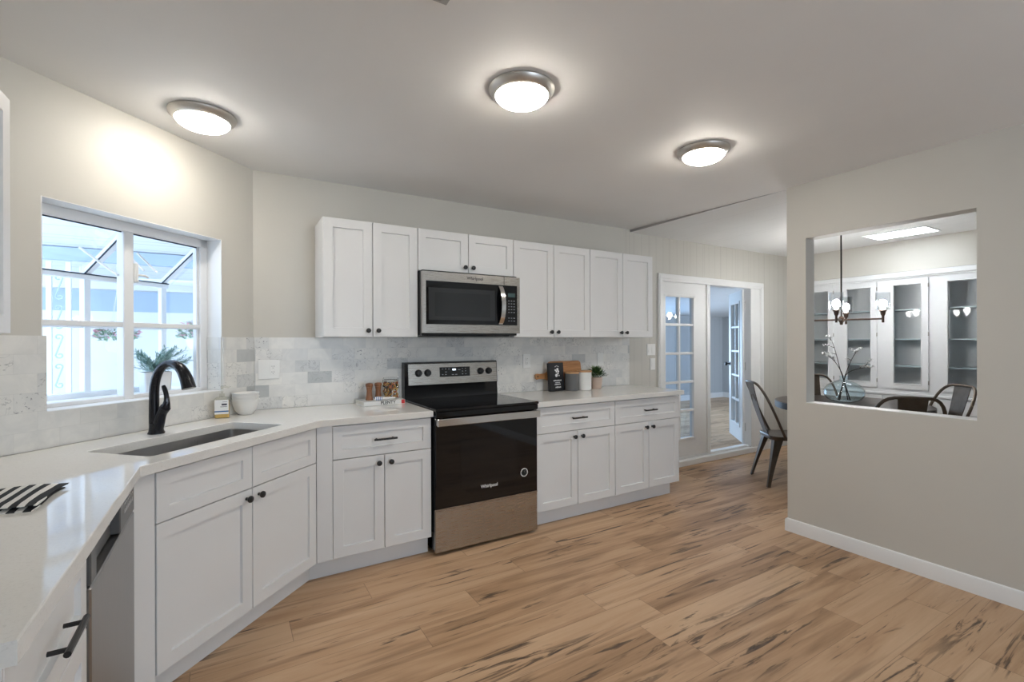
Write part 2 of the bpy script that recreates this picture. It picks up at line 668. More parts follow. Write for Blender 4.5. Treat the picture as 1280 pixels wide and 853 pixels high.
def wall_panels(mb, x0, x1, z0, z1, y0, y1, holes):
    """a wall in the xz plane with rectangular holes (hx0,hx1,hz0,hz1)"""
    xs = sorted({x0, x1, *[h[0] for h in holes], *[h[1] for h in holes]})
    for a, b in zip(xs, xs[1:]):
        m = (a + b) / 2
        hs = sorted([h for h in holes if h[0] < m < h[1]], key=lambda h: h[2])
        z = z0
        for h in hs:
            if h[2] > z + 1e-6:
                mb.box(a, b, y0, y1, z, h[2])
            z = h[3]
        if z < z1 - 1e-6:
            mb.box(a, b, y0, y1, z, z1)
    return mb


def bez(p0, p1, p2, p3, n=10):
    P = [Vector(p) for p in (p0, p1, p2, p3)]
    out = []
    for i in range(n + 1):
        t = i / n
        out.append(P[0] * (1 - t) ** 3 + P[1] * 3 * t * (1 - t) ** 2 + P[2] * 3 * t * t * (1 - t) + P[3] * t ** 3)
    return out


# ------------------------------------------------------------------ room shell
YW = 3.41          # back wall face
XC = 0.137         # corner of back wall and angled sink wall
XL = -0.91         # left wall face
XR = 3.36          # half wall with the pass-through
ZC = 0.903         # counter top
ZB = 0.867         # counter underside
DIAG = (XC, YW)    # root of the sink wall frame: local -x runs along the wall, local +y goes outdoors


def root_matrix(x, y, rz):
    return Matrix.Translation((x, y, 0)) @ Matrix.Rotation(rz, 4, 'Z')


MD = root_matrix(XC, YW, PI / 4)

o = MB().box(-1.05, 6.75, -2.8, YW, -0.05, 0.0).build('floor', FLOOR)
struct(o)
# kitchen ceiling: sags slightly where it meets the half wall
mb = MB()
ZA, ZE, ZF = 2.416, 2.394, 2.42
for z_off in (0.0,):
    mb.quad((-1.05, -2.8, ZA), (2.8, -2.8, ZA), (2.8, 2.25, ZA), (2.8, 3.5, ZA), (-1.05, 3.5, ZA))
    mb.quad((2.8, -2.8, ZA), (3.387, -2.8, ZE), (3.387, 1.874, ZE), (2.8, 2.25, ZA))
    mb.quad((2.8, 2.25, ZA), (3.387, 1.874, ZE), (3.387, 3.5, ZF), (2.8, 3.5, ZA))
    mb.box(-1.05, 3.387, -2.8, 3.5, 2.46, 2.5)
struct(mb.build('ceiling', CEILP, smooth=0))
struct(MB().box(3.391, 6.75, -1.0, 3.5, 2.392, 2.5).build('ceiling.001', CEILG))
struct(MB().box(3.386, 3.392, 1.874, 3.41, 2.396, 2.5).build('trim_1', paint('dark_seam', (0.34, 0.33, 0.32, 1), 0.8)))

DX0, DX1, DZ1 = 3.80, 5.36, 1.965     # french door opening
mb = MB()
mb.box(XC - 0.03, 3.30, YW, YW + 0.11, 0, 2.46)
struct(mb.build('wall_back', WALLP))
mb = MB()
wall_panels(mb, 3.30, 6.75, 0, 2.46, YW, YW + 0.11, [(DX0, DX1, 0.0, DZ1)])
struct(mb.build('wall_back.001', WALLG))

WX0, WX1, WZ0, WZ1 = -1.110, -0.237, 1.050, 1.927     # garden window opening (sink wall frame)
mb = MB(MD)
wall_panels(mb, -1.49, 0.0, 0, 2.46, 0.0, 0.115, [(WX0, WX1, WZ0, WZ1)])
struct(mb.build('wall_sink', WALLP))
struct(MB().box(XL - 0.1, XL, -2.8, 2.365, 0, 2.46).build('wall_left', WALLP))

# half wall with the pass-through opening
OY0, OY1, OZ0, OZ1 = 0.891, 1.747, 0.9075, 2.021
M90 = Matrix(((0, -1, 0, 0), (1, 0, 0, 0), (0, 0, 1, 0), (0, 0, 0, 1)))     # local x -> +Y, local y -> -X
mb = MB(Matrix.Translation((XR, 0, 0)) @ M90)
wall_panels(mb, -2.8, 1.874, 0, 2.46, -0.105, 0.0, [(OY0, OY1, OZ0, OZ1)])
struct(mb.build('wall_right', WALLP))
mb = MB()
mb.box(XR - 0.001, XR + 0.106, OY0, OY1, OZ0 - 0.001, OZ0 + 0.003)
struct(mb.build('trim_2', TRIM))
# baseboard: along the half wall and round its end
mb = MB()
prof = [(0, 0), (0.013, 0), (0.013, 0.07), (0.008, 0.085), (0, 0.09)]
mb.prism([(XR - a, z) for a, z in prof], -2.8, 1.8735, 'xz')
mb.prism([(1.874 + a, z) for a, z in prof], XR - 0.013, XR + 0.118, 'yz')
mb.prism([(XR + 0.105 + a, z) for a, z in prof], -1.0, 1.8735, 'xz')
struct(mb.build('baseboard_right', TRIM))
# dining room
struct(MB().box(6.55, 6.65, -1.0, YW, 0, 2.46).build('wall_dining', WALLP))
struct(MB().box(6.2, 6.55, -0.98, YW, 2.06, 2.392).build('wall_soffit', WALLP))
mb = MB()
wall_panels(mb, 3.465, 6.65, 0, 2.46, -1.1, -1.0, [])
struct(mb.build('wall_dining_side', WALLP))
mb = MB()
wall_panels(mb, -0.91, 3.465, 0, 2.46, -2.9, -2.8, [(0.85, 2.15, 0.75, 1.95)])
struct(mb.build('wall_rear', WALLP))
mb = MB()
mb.box(5.45, 6.2, YW - 0.013, YW, 0, 0.09)
mb.box(3.36, 3.76, YW - 0.013, YW, 0, 0.09)
struct(mb.build('baseboard_back', TRIM))

# far room beyond the french doors
struct(MB().box(3.2, 10.4, YW + 0.1, 7.4, -0.09, -0.04).build('floor.001', FLOOR))
mb = MB()
mb.quad((3.2, YW + 0.11, 2.16), (10.4, YW + 0.11, 2.16), (10.4, 7.4, 1.88), (3.2, 7.4, 1.88))
struct(mb.build('ceiling.002', CEILB))
FARW = grooved('far_room_panelling', (0.50, 0.52, 0.53, 1), 0, 0.2, 0.006, 0.8)
FARW2 = grooved('far_room_side_panelling', (0.50, 0.52, 0.53, 1), 1, 0.2, 0.006, 0.8)
mb = MB()
wall_panels(mb, 3.2, 10.4, -0.05, 2.2, 7.3, 7.4, [(4.6, 8.0, 0.4, 1.75)])
struct(mb.build('wall_far', FARW))
struct(MB().box(10.3, 10.4, YW + 0.1, 7.3, -0.05, 2.2).build('wall_far.001', FARW2))
struct(MB().box(3.2, 3.3, YW + 0.1, 7.3, -0.05, 2.2).build('wall_far.002', FARW2))
mb = MB()
mb.box(3.3, 10.3, 7.285, 7.3, -0.05, 0.08)
mb.box(10.285, 10.3, YW + 0.12, 7.285, -0.05, 0.08)
struct(mb.build('baseboard_far', TRIM))

# door casing, jambs and raised sill
mb = MB()
cw = 0.075
for x in (DX0 - 0.035, DX1 + 0.15):
    mb.box(x, x + cw, YW - 0.018, YW, 0, 1.944, 0.002)
    mb.box(x + 0.012, x + cw - 0.025, YW - 0.024, YW - 0.0181, 0, 1.968, 0.002)
mb.box(DX0 - 0.035, DX1 + 0.15 + cw, YW - 0.018, YW, 1.945, 2.02, 0.004)
mb.box(DX0 - 0.020, DX1 + 0.14 + cw, YW - 0.024, YW - 0.0181, 1.97, 2.005, 0.002)
mb.box(DX1 - 0.03, DX1 + 0.16, YW - 0.012, YW + 0.11, 0.0, 1.95)
mb.box(DX0, DX0 + 0.012, YW, YW + 0.11, 0.09, 1.95)
mb.box(DX0, DX1 - 0.02, YW + 0.001, YW + 0.11, 1.945, 1.968)
struct(mb.build('trim_3', TRIM))
mb = MB()
mb.box(DX0 - 0.02, DX1 + 0.1, YW - 0.03, YW + 0.12, 0.0, 0.06, 0.004)
mb.box(DX0 + 0.012, DX1 - 0.03, YW + 0.02, YW + 0.09, 0.06, 0.085, 0.003)
struct(mb.build('trim_4', TRIM))


def glazed_door(name, width, height, gx0, gx1, gz0, gz1, loc, rz, cols=2, rows=5):
    r = thing(name, None, None, loc, rz)
    struct(r)
    mb = MB()
    wall_panels(mb, 0, width, 0, height, -0.02, 0.02, [(gx0, gx1, gz0, gz1)])
    mb.build('door_leaf', TRIM, r)
    mb = MB()
    e = 0.014
    for a, b, c, d in ((gx0 - e, gx0 + e, gz0 - e, gz1 + e), (gx1 - e, gx1 + e, gz0 - e, gz1 + e),
                       (gx0 - e, gx1 + e, gz0 - e, gz0 + e), (gx0 - e, gx1 + e, gz1 - e, gz1 + e)):
        mb.box(a, b, -0.028, 0.028, c, d, 0.003)
    for i in range(1, cols):
        x = gx0 + (gx1 - gx0) * i / cols
        mb.box(x - 0.013, x + 0.013, -0.022, 0.022, gz0, gz1, 0.003)
    for i in range(1, rows):
        z = gz0 + (gz1 - gz0) * i / rows
        mb.box(gx0, gx1, -0.021, 0.021, z - 0.013, z + 0.013, 0.003)
    mb.build('muntin_grid', TRIM, r)
    MB().box(gx0, gx1, -0.003, 0.003, gz0, gz1).build('glass_pane', PANE2, r)
    return r


dl = glazed_door('door_1', 0.735, 1.855, 0.068, 0.532, 0.185, 1.715, (3.812, YW + 0.035, 0.09), 0)
MB().box(0.735, 0.79, -0.035, 0.02, 0, 1.855, 0.003).build('astragal', TRIM, dl)
dr = glazed_door('door_2', 0.70, 1.855, 0.13, 0.57, 0.185, 1.715, (5.33, YW + 0.075, 0.09), math.radians(46.7))
mb = MB()
for s in (-1, 1):
    mb.lathe([(0.0, 0.0), (0.026, 0.0), (0.026, 0.006), (0.010, 0.008), (0.010, 0.03), (0.022, 0.036), (0.026, 0.05), (0.018, 0.064), (0.0, 0.067)], 14,
             (0.645, s * 0.02, 0.93), Matrix.Rotation(-s * PI / 2, 4, 'X'))
mb.build('door_knob', BLACK, dr)
mb = MB()
for z in (0.2, 0.93, 1.66):
    mb.box(-0.012, 0.005, -0.022, -0.006, z - 0.05, z + 0.05, 0.002)
mb.build('hinge', STEEL, dr)

# ------------------------------------------------------------------ garden window over the sink
win = thing('window_1', None, None, (XC, YW, 0), PI / 4)
struct(win)
WFR = paint('window_frame_white', (0.78, 0.79, 0.80, 1), 0.35, var=0.01)
N0, N1 = 0.10, 0.42
mb = MB()
f = 0.05
for a, b, c, d in ((WX0, WX0 + f, WZ0, WZ1), (WX1 - f, WX1, WZ0, WZ1), (WX0, WX1, WZ1 - f, WZ1), (WX0, WX1, WZ0, WZ0 + 0.022)):
    mb.box(a, b, N0, N0 + 0.04, c, d, 0.004)
for a, b, c, d in ((WX0 + f, WX0 + f + 0.02, WZ0, WZ1 - f), (WX1 - f - 0.014, WX1 - f, WZ0, WZ1 - f)):
    mb.box(a, b, N0 + 0.012, N0 + 0.04, c, d, 0.003)
mb.build('inner_frame', WFR, win)
MB().box(-0.716, -0.666, N0 - 0.004, N0 + 0.045, WZ0, WZ1 - f, 0.004).build('centre_mullion', WFR, win)
MB().box(WX0 + f, WX1 - f, N0 + 0.002, N0 + 0.03, 1.405, 1.432, 0.003).build('cross_rail', WFR, win)
ZH0, ZH1 = 1.655, 1.692
mb = MB()
for x in (WX0 + 0.024, -0.673, WX1 - 0.024):
    mb.box(x - 0.015, x + 0.015, N1 - 0.025, N1 + 0.005, WZ0, ZH1, 0.002)
mb.box(WX0, WX1, N1 - 0.03, N1 + 0.01, ZH0, ZH1 - 0.008, 0.002)
mb.box(WX0, WX1, N1 - 0.03, N1 + 0.01, WZ0, WZ0 + 0.03, 0.003)
mb.box(WX0, WX1, N1 - 0.02, N1 + 0.0, 1.405, 1.425, 0.003)
mb.build('outer_frame', WFR, win)
mb = MB()
for x in (WX0 + 0.024, -0.673, WX1 - 0.024):
    mb.prism([(N0 + 0.03, 1.865), (N0 + 0.03, 1.905), (N1 + 0.005, ZH1 - 0.002), (N1 + 0.005, ZH1 - 0.03)], x - 0.014, x + 0.014, 'yz')
mb.build('roof_rafter', WFR, win)
GASK = paint('dark_gasket', (0.03, 0.04, 0.06, 1), 0.6)
mb = MB()
for x in (-0.673, WX1 - 0.024):
    mb.prism([(N0 + 0.03, 1.870), (N0 + 0.03, 1.876), (N1 - 0.004, ZH1 - 0.026), (N1 - 0.004, ZH1 - 0.032)], x - 0.020, x - 0.0142, 'yz')
mb.box(WX0, WX1, N1 - 0.034, N1 - 0.0302, ZH1 - 0.014, ZH1 - 0.008)
for a, b in ((WX0 + f + 0.02, -0.716), (-0.666, WX1 - f - 0.014)):
    mb.box(a, b, N0 + 0.01, N0 + 0.014, WZ1 - f - 0.006, WZ1 - f)
mb.build('gasket', GASK, win)
mb = MB()
for x in (-0.62, -0.55):
    mb.tube([(x - 0.02, N0 + 0.1, 1.80), (x + 0.03, N0 + 0.03, 1.70)], 0.006, 6)
mb.tube([(-0.80, N0 + 0.16, 1.79), (-0.72, N0 + 0.03, 1.66)], 0.006, 6)
mb.build('stay_arm', WFR, win)
mb = MB()
mb.box(-0.668, -0.645, N0 - 0.012, N0 + 0.02, 1.63, 1.73, 0.006)
mb.tube([(-0.65, N0 - 0.005, 1.67), (-0.615, N0 - 0.01, 1.67), (-0.60, N0 - 0.01, 1.66)], 0.006, 6)
mb.build('latch', PLAST, win)
mb = MB()
for a, b in ((WX0 + 0.04, -0.69), (-0.655, WX1 - 0.04)):
    mb.box(a, b, N1 - 0.012, N1 - 0.008, WZ0 + 0.03, 1.405)
    mb.box(a, b, N1 - 0.012, N1 - 0.008, 1.425, ZH0)
    mb.prism([(N0 + 0.04, 1.886), (N0 + 0.04, 1.89), (N1, ZH1 + 0.004), (N1, ZH1)], a, b, 'yz')
for x in (WX0 + 0.01, WX1 - 0.012):
    mb.prism([(N0 + 0.04, WZ0 + 0.02), (N1 - 0.03, WZ0 + 0.02), (N1 - 0.03, ZH0), (N0 + 0.04, 1.87)], x, x + 0.004, 'yz')
mb.build('glass_pane', PANE, win)
MB().box(WX0, WX1, 0.0, N1 + 0.01, WZ0 - 0.02, WZ0 + 0.002).build('sill', TRIM, win)
mb = MB()
mb.box(WX0 - 0.001, WX0 + 0.004, 0.0, N0, WZ0, WZ1)
mb.box(WX1 - 0.004, WX1 + 0.001, 0.0, N0, WZ0, WZ1)
mb.box(WX0, WX1, 0.0, N0, WZ1 - 0.003, WZ1 + 0.001)
mb.build('reveal_lining', TRIM, win)

# ------------------------------------------------------------------ outdoors seen through the window
struct(MB().box(-6, 3.0, YW + 0.9, 9.0, -0.15, -0.1).build('patio_slab', paint('patio_concrete', (0.62, 0.61, 0.58, 1), 0.8, var=0.08)))
OUTW = paint('outdoor_white_siding', (0.86, 0.87, 0.88, 1), 0.7, var=0.02)
FASC = paint('blue_grey_fascia', (0.46, 0.57, 0.72, 1), 0.6, var=0.03)
nb = thing('patio_enclosure', 'white patio wall with blue grey band, seen through the sink window', 'outbuilding', (0, 6.5, -0.1))
MB().box(-5, 2.9, 0, 0.12, 0, 2.2).build('wall', OUTW, nb)
MB().box(-5, 2.9, -0.015, 0, 1.76, 1.98).build('fascia_band', FASC, nb, label='blue grey band high on the wall')
MB().box(-5, 2.9, -0.03, 0, 1.99, 2.10).build('header', OUTW, nb)
ar = thing('patio_awning', 'sloping white plank patio roof outside the sink window', 'awning', (0, 0, 0))
AWN = grooved('awning_planks', (0.84, 0.85, 0.86, 1), 1, 0.22, 0.012, 0.78)
mb = MB()
mb.prism([(4.15, 2.42), (4.15, 2.46), (6.45, 2.06), (6.45, 2.02)], -4.0, 2.6, 'yz')
mb.build('plank_roof', AWN, ar)
mb = MB()
for y, z in ((4.55, 2.35), (5.6, 2.165)):
    mb.box(-4.0, 2.6, y - 0.04, y + 0.04, z - 0.11, z + 0.0)
mb.build('cross_beam', FASC, ar)


def scroll_post(label, loc, rz):
    r = thing('iron_scroll_post', label, 'porch post', loc, rz, 'scroll posts of the patio')
    H = 2.1
    mb = MB()
    for x in (-0.06, 0.06):
        mb.box(x - 0.017, x + 0.017, -0.017, 0.017, 0, H, 0.002)
    mb.build('upright', OUTW, r)
    mb = MB()
    z = 0.06
    while z < H - 0.24:
        zc = z + 0.115
        top = []
        for k in range(15):                    # curl at the top left, unrolling into the diagonal
            a = math.radians(330 * (1 - k / 14))
            r_ = 0.008 + 0.018 * k / 14
            top.append((-0.004 + r_ * math.cos(a), 0, zc + 0.075 + r_ * math.sin(a)))
        bot = [(-p[0], 0, 2 * zc - p[2]) for p in top]
        mb.tube(top + bot[::-1], 0.0058, 6)
        z += 0.245
    mb.build('scrollwork', FASC, r, label='S-shaped iron scrolls between the uprights')
    return r


sp1 = scroll_post('white iron porch post with S scrolls, left in the sink window', (-1.20, 5.3, -0.1), 0)
dup(sp1, (-1.085, 5.5, -0.1), PI / 2 + 0.35, 'scroll porch post seen edge-on behind the window\'s outer post')

LEAF1 = paint('basket_leaves', (0.34, 0.48, 0.33, 1), 0.7, var=0.3, scale=40)
PINKF = paint('pink_petals', (0.82, 0.42, 0.48, 1), 0.6, var=0.25, scale=60)
WHITEF = paint('white_petals', (0.85, 0.84, 0.83, 1), 0.6, var=0.05, scale=60)
BASK = paint('white_basket', (0.86, 0.86, 0.86, 1), 0.6)


def blob_leaves(mb, n, c, rx, rz, size, rng, up=0.25):
    for _ in range(n):
        a = rng.uniform(0, 2 * PI)
        t = rng.uniform(-0.35, 1.0)
        q = math.sqrt(max(0, 1 - t * t)) * rng.uniform(0.65, 1.0)
        p = Vector((c[0] + rx * q * math.cos(a), c[1] + rx * q * math.sin(a), c[2] + rz * t * rng.uniform(0.7, 1.0)))
        d = Vector((math.cos(a), math.sin(a), rng.uniform(-0.4, 1.0))).normalized()
        sd = d.cross(Vector((rng.uniform(-1, 1), rng.uniform(-1, 1), 1))).normalized()
        s = size * rng.uniform(0.7, 1.25)
        mb.quad(p - d * s * 0.5, p + sd * s * 0.35 + Vector((0, 0, s * 0.1)), p + d * s * 0.6, p - sd * s * 0.35 + Vector((0, 0, s * 0.1)))


def hanging_basket(label, loc, seed):
    rng = random.Random(seed)
    r = thing('hanging_basket', label, 'hanging basket', loc, 0, 'flower baskets outside the window')
    MB().lathe([(0, -0.06), (0.06, -0.06), (0.085, -0.02), (0.10, 0.04), (0.093, 0.04), (0.0, 0.03)], 18).build('pot', BASK, r)
    mb = MB()
    blob_leaves(mb, 200, (0, 0, 0.09), 0.17, 0.12, 0.045, rng)
    mb.build('foliage', LEAF1, r, smooth=0)
    mb = MB()
    blob_leaves(mb, 120, (0, 0, 0.11), 0.18, 0.13, 0.036, rng)
    mb.build('pink_flowers', PINKF, r, smooth=0)['kind'] = 'stuff'
    mb = MB()
    blob_leaves(mb, 190, (0, 0, 0.11), 0.185, 0.13, 0.042, rng)
    mb.build('white_flowers', WHITEF, r, smooth=0)['kind'] = 'stuff'
    mb = MB()
    for k in range(3):
        a = 2 * PI * k / 3
        mb.tube([(0.096 * math.cos(a), 0.096 * math.sin(a), 0.04), (0, 0, 0.5), (0, 0, 0.815)], 0.002, 5)
    mb.build('hanger', BASK, r)
    return r


hanging_basket('flower basket hanging outdoors behind the middle of the sink window', (-0.90, 5.75, 1.30), 3)
hanging_basket('flower basket hanging outdoors at the right edge of the sink window', (-0.27, 5.75, 1.32), 9)

# ------------------------------------------------------------------ backsplash
TH = 0.010
bs = MB(Matrix.Translation((0, 0, 0)))
o = MB().box(0.005, 3.362 - XC, -TH, 0, 0, 1.360 - ZC, 0.0008).build('tile_backsplash', TILE)
o.location = (XC, YW, ZC)
tag(o, 'marble subway tile backsplash behind the range', 'backsplash')
mb = MB()
H = 1.360 - ZC
hole = (WX0 + 0.012, WX1, WZ0 - ZC, 9)
mb.box(-1.485, hole[0], -TH, 0, 0, H)
mb.box(hole[0], hole[1], -TH, 0, 0, hole[2])
mb.box(hole[1], -0.005, -TH, 0, 0, H)
mb.box(hole[1] - 0.008, hole[1], 0, 0.098, hole[2] + 0.003, H)
mb.box(hole[0] - 0.008, hole[0] + 0.0, 0, 0.098, hole[2] + 0.003, H)
o = mb.build('tile_backsplash', TILE)
o.location = (XC, YW, ZC)
o.rotation_euler = (0, 0, PI / 4)
tag(o, 'marble subway tile around the bottom of the sink window', 'backsplash')

# ------------------------------------------------------------------ cabinets
KNOB = None


def knob(parent, x, z, y=0.0):
    global KNOB
    if KNOB is None:
        o = MB().lathe([(0, 0), (0.007, 0), (0.0065, 0.012), (0.012, 0.016), (0.0155, 0.022), (0.0145, 0.028), (0.009, 0.031), (0, 0.032)], 16,
                       (0, 0, 0), Matrix.Rotation(PI / 2, 4, 'X')).build('knob', BLACK, parent, label='round black knob')
        KNOB = o
    else:
        o = KNOB.copy()
        COL.objects.link(o)
        o.parent = parent
    o.location = (x, y, z)
    return o


def pull(parent, x, z, length, y=0.0):
    mb = MB()
    mb.tube([(x - length / 2, y - 0.032, z), (x + length / 2, y - 0.032, z)], 0.0062, 10)
    for s in (-1, 1):
        mb.tube([(x + s * length * 0.36, y, z), (x + s * length * 0.36, y - 0.032, z)], 0.0048, 8)
    return mb.build('bar_pull', BLACK, parent, label='black bar pull')


def carcass(parent, wdt, z0, z1, depth, d0=0.0205, t=0.018, top=True):
    mb = MB()
    mb.box(0.001, t, d0, depth, z0, z1)
    mb.box(wdt - t, wdt - 0.001, d0, depth, z0, z1)
    mb.box(t, wdt - t, d0, depth, z0, z0 + t)
    if top:
        mb.box(t, wdt - t, d0, depth, z1 - t, z1)
    mb.box(t, wdt - t, depth - 0.012, depth, z0 + t, z1 - t)
    mb.box(t, wdt - t, d0, d0 + 0.006, z0 + t, z1 - t)
    return mb.build('carcass', CABIN, parent)


G = 0.0022


def door(parent, x0, x1, z0, z1, kx=None, kz=None, rail=0.056, name='door'):
    d = MB().shaker(x0 + G, x1 - G, z0 + G, z1 - G, rail=rail).build(name, CAB, parent, smooth=0)
    if kx is not None:
        knob(d, kx, kz)
    return d


def base_cabinet(label, loc, rz, wdt, depth, left_filler=0.0, toe0=0.0, toe1=None, with_pull=True, doors=2, split=None):
    r = thing('base_cabinet', label, 'cabinet', loc, rz)
    carcass(r, wdt, 0.113, 0.865, depth)
    zs, zt, zb = 0.668, 0.858, 0.115
    dr_ = MB().shaker(G, wdt - G, zs + G, zt - G, rail=0.050).build('drawer_front', CAB, r, smooth=0)
    if with_pull:
        pull(dr_, wdt / 2, (zs + zt) / 2, 0.135)
    c = wdt / 2
    door(r, 0, c, zb, zs, c - 0.036, zs - 0.045)
    door(r, c, wdt, zb, zs, c + 0.036, zs - 0.045)
    MB().box(toe0, toe1 if toe1 is not None else wdt, 0.07, 0.085, 0, 0.113).build('toe_kick', CAB, r)
    return r


YF = 2.793
cbl = base_cabinet('white two-door base cabinet with one drawer, left of the range', (0.4985, YF, 0), 0, 0.583, 0.59, toe0=-0.112)
MB().prism([(-0.082, 0.003), (0, 0.003), (0, 0.022), (-0.086, 0.022)], 0.113, 0.865).build('corner_filler', CAB, cbl)
base_cabinet('white two-door base cabinet touching the range\'s right side', (1.862, YF, 0), 0, 0.744, 0.59)
cbr = base_cabinet('white base cabinet at the end of the run beside the glazed door', (2.607, YF, 0), 0, 0.739, 0.59, toe1=0.70)
MB().box(0.68, 0.70, 0.085, 0.59, 0, 0.113).build('toe_return', CAB, cbr)

# sink base on the 45 degree corner
SL = 0.9058
sb = thing('sink_base_cabinet', 'white two-door angled corner cabinet under the sink', 'cabinet', (0.4142 - SL * R2, 2.7876 - SL * R2, 0), PI / 4)
carcass(sb, SL, 0.113, 0.865, 0.46, top=False)
c = SL / 2
for a, b in ((0, c), (c, SL)):
    MB().shaker(a + G, b - G, 0.668 + G, 0.858 - G, rail=0.050).build('false_drawer_front', CAB, sb, smooth=0)
door(sb, 0, c, 0.115, 0.668, c - 0.036, 0.668 - 0.04)
door(sb, c, SL, 0.115, 0.668, c + 0.036, 0.668 - 0.04)
MB().box(-0.085, SL + 0.04, 0.075, 0.09, 0, 0.113).build('toe_kick', CAB, sb)
MB().box(-0.083, 0.0, 0.006, 0.025, 0.0, 0.865).build('side_filler', CAB, sb)

# dishwasher and drawer cabinet on the left run
XF = -0.285
dw = thing('dishwasher', 'grey stainless dishwasher between the drawer stack and the sink corner', 'dishwasher', (XF, 1.470, 0), PI / 2)
WD = 0.606
MB().box(0.004, WD - 0.004, 0.03, 0.59, 0.10, 0.862).build('tub', ENAMEL, dw)
MB().box(0.004, WD - 0.004, -0.006, 0.03, 0.11, 0.752, 0.004).build('door', STEELD, dw)
mb = MB()
mb.box(0.004, 0.06, -0.006, 0.03, 0.757, 0.862, 0.003)
mb.box(0.36, WD - 0.004, -0.006, 0.03, 0.757, 0.862, 0.003)
mb.box(0.06, 0.36, 0.018, 0.03, 0.757, 0.862)
mb.box(0.06, 0.36, -0.006, 0.03, 0.842, 0.862, 0.003)
mb.build('control_strip', paint('dishwasher_panel', (0.10, 0.10, 0.10, 1), 0.35), dw, label='dark grey control strip with a pocket handle')
for i in range(6):
    MB().box(0.42 + 0.026 * i, 0.436 + 0.026 * i, -0.0075, -0.006, 0.80, 0.812).build('button', paint('button_grey', (0.45, 0.45, 0.45, 1), 0.4), dw)
    MB().box(0.42 + 0.026 * i, 0.433 + 0.026 * i, -0.0075, -0.006, 0.826, 0.831).build('button_mark', paint('button_grey', (0.45, 0.45, 0.45, 1), 0.4), dw)
MB().box(0.004, WD - 0.004, 0.07, 0.085, 0, 0.10).build('kick_plate', ENAMEL, dw)

LD = 0.48
ldc = thing('drawer_cabinet', 'white drawer cabinet at the near end of the left counter', 'cabinet', (XF, 0.985, 0), PI / 2)
carcass(ldc, LD, 0.113, 0.865, 0.59)
for i, (a, b) in enumerate(((0.668, 0.858), (0.395, 0.668), (0.115, 0.395))):
    d = MB().shaker(G, LD - G, a + G, b - G, rail=0.050).build('drawer', CAB, ldc, smooth=0)
    pull(d, 0.245, (a + b) / 2, 0.14)
MB().box(0, LD, 0.07, 0.085, 0, 0.113).build('toe_kick', CAB, ldc)
MB().box(-0.006, 0.0, 0.0, 0.62, 0.0, 0.865).build('end_panel', CAB, ldc)

# upper cabinets
YU, UZ0, UZ1 = 3.093, 1.360, 2.102


def upper(label, loc, rz, wdt, z0, z1, depth=0.312, rail=0.056):
    r = thing('wall_cabinet', label, 'cabinet', loc, rz)
    carcass(r, wdt, z0, z1, depth)
    c = wdt / 2
    door(r, 0, c, z0, z1, c - 0.032, z0 + 0.042, rail=rail)
    door(r, c, wdt, z0, z1, c + 0.032, z0 + 0.042, rail=rail)
    return r


upper('white two-door wall cabinet left of the microwave', (0.499, YU, 0), 0, 0.606, UZ0, UZ1)
upper('short white two-door wall cabinet directly above the microwave', (1.105, YU, 0), 0, 0.756, 1.815, UZ1)
upper('white two-door wall cabinet touching the microwave\'s right side', (1.861, YU, 0), 0, 0.750, UZ0, UZ1)
upper('rightmost white two-door wall cabinet, nearest the glazed door', (2.611, YU, 0), 0, 0.742, UZ0, UZ1)
upper('white wall cabinet at the left edge beside the window', (-0.598, 1.535, 0), PI / 2, 0.60, UZ0, 2.112, depth=0.31)

# ------------------------------------------------------------------ worktops
OV = 0.03
ctr = MB()
nfr = 0.667


def diag_pt(s, n):
    """sink wall frame: s along the wall from the corner to the left, n outward"""
    return (XC - s * R2 - n * R2, YW - s * R2 + n * R2)


yfr = YF - OV
xlf = XF + 0.023
koff = YW - XC - nfr / R2
outer = [(1.083, yfr), (yfr - koff, yfr), (xlf, xlf + koff), (xlf, 0.955), (XL + 0.003, 0.955), (XL + 0.003, XL + YW - XC - 0.02),
         (XC + 0.006, YW - 0.0125), (1.083, YW - 0.0125)]
S0, S1, NA, NB, CR = 0.402, 1.108, -0.560, -0.232, 0.018
inner = []
for cs, cn, a0 in ((S0 + CR, NB - CR, 0.5), (S0 + CR, NA + CR, 1.0), (S1 - CR, NA + CR, 1.5), (S1 - CR, NB - CR, 0.0)):
    for k in range(5):
        a = a0 * PI + k / 4 * PI / 2
        inner.append(diag_pt(cs + CR * math.cos(a), cn + CR * math.sin(a)))


def slab_with_hole(outer, inner, z0, z1):
    mb = MB()
    bm = mb.bm
    es = []
    for loop in (outer, inner):
        if not loop:
            continue
        vs = [bm.verts.new((x, y, z1)) for x, y in loop]
        for i in range(len(vs)):
            es.append(bm.edges.new((vs[i], vs[(i + 1) % len(vs)])))
    bmesh.ops.triangle_fill(bm, use_beauty=True, use_dissolve=False, edges=es)
    ret = bmesh.ops.extrude_face_region(bm, geom=bm.faces[:])
    vs = [v for v in ret['geom'] if isinstance(v, bmesh.types.BMVert)]
    bmesh.ops.translate(bm, verts=vs, vec=(0, 0, z0 - z1))
    bmesh.ops.recalc_face_normals(bm, faces=bm.faces[:])
    hard = [e for e in bm.edges if len(e.link_faces) == 2 and e.calc_face_angle(0) > 1.0
            and all(abs(v.co.z - z1) < 1e-5 for v in e.verts)]
    bmesh.ops.bevel(bm, geom=hard, offset=0.003, segments=2, affect='EDGES', profile=0.5)
    return mb


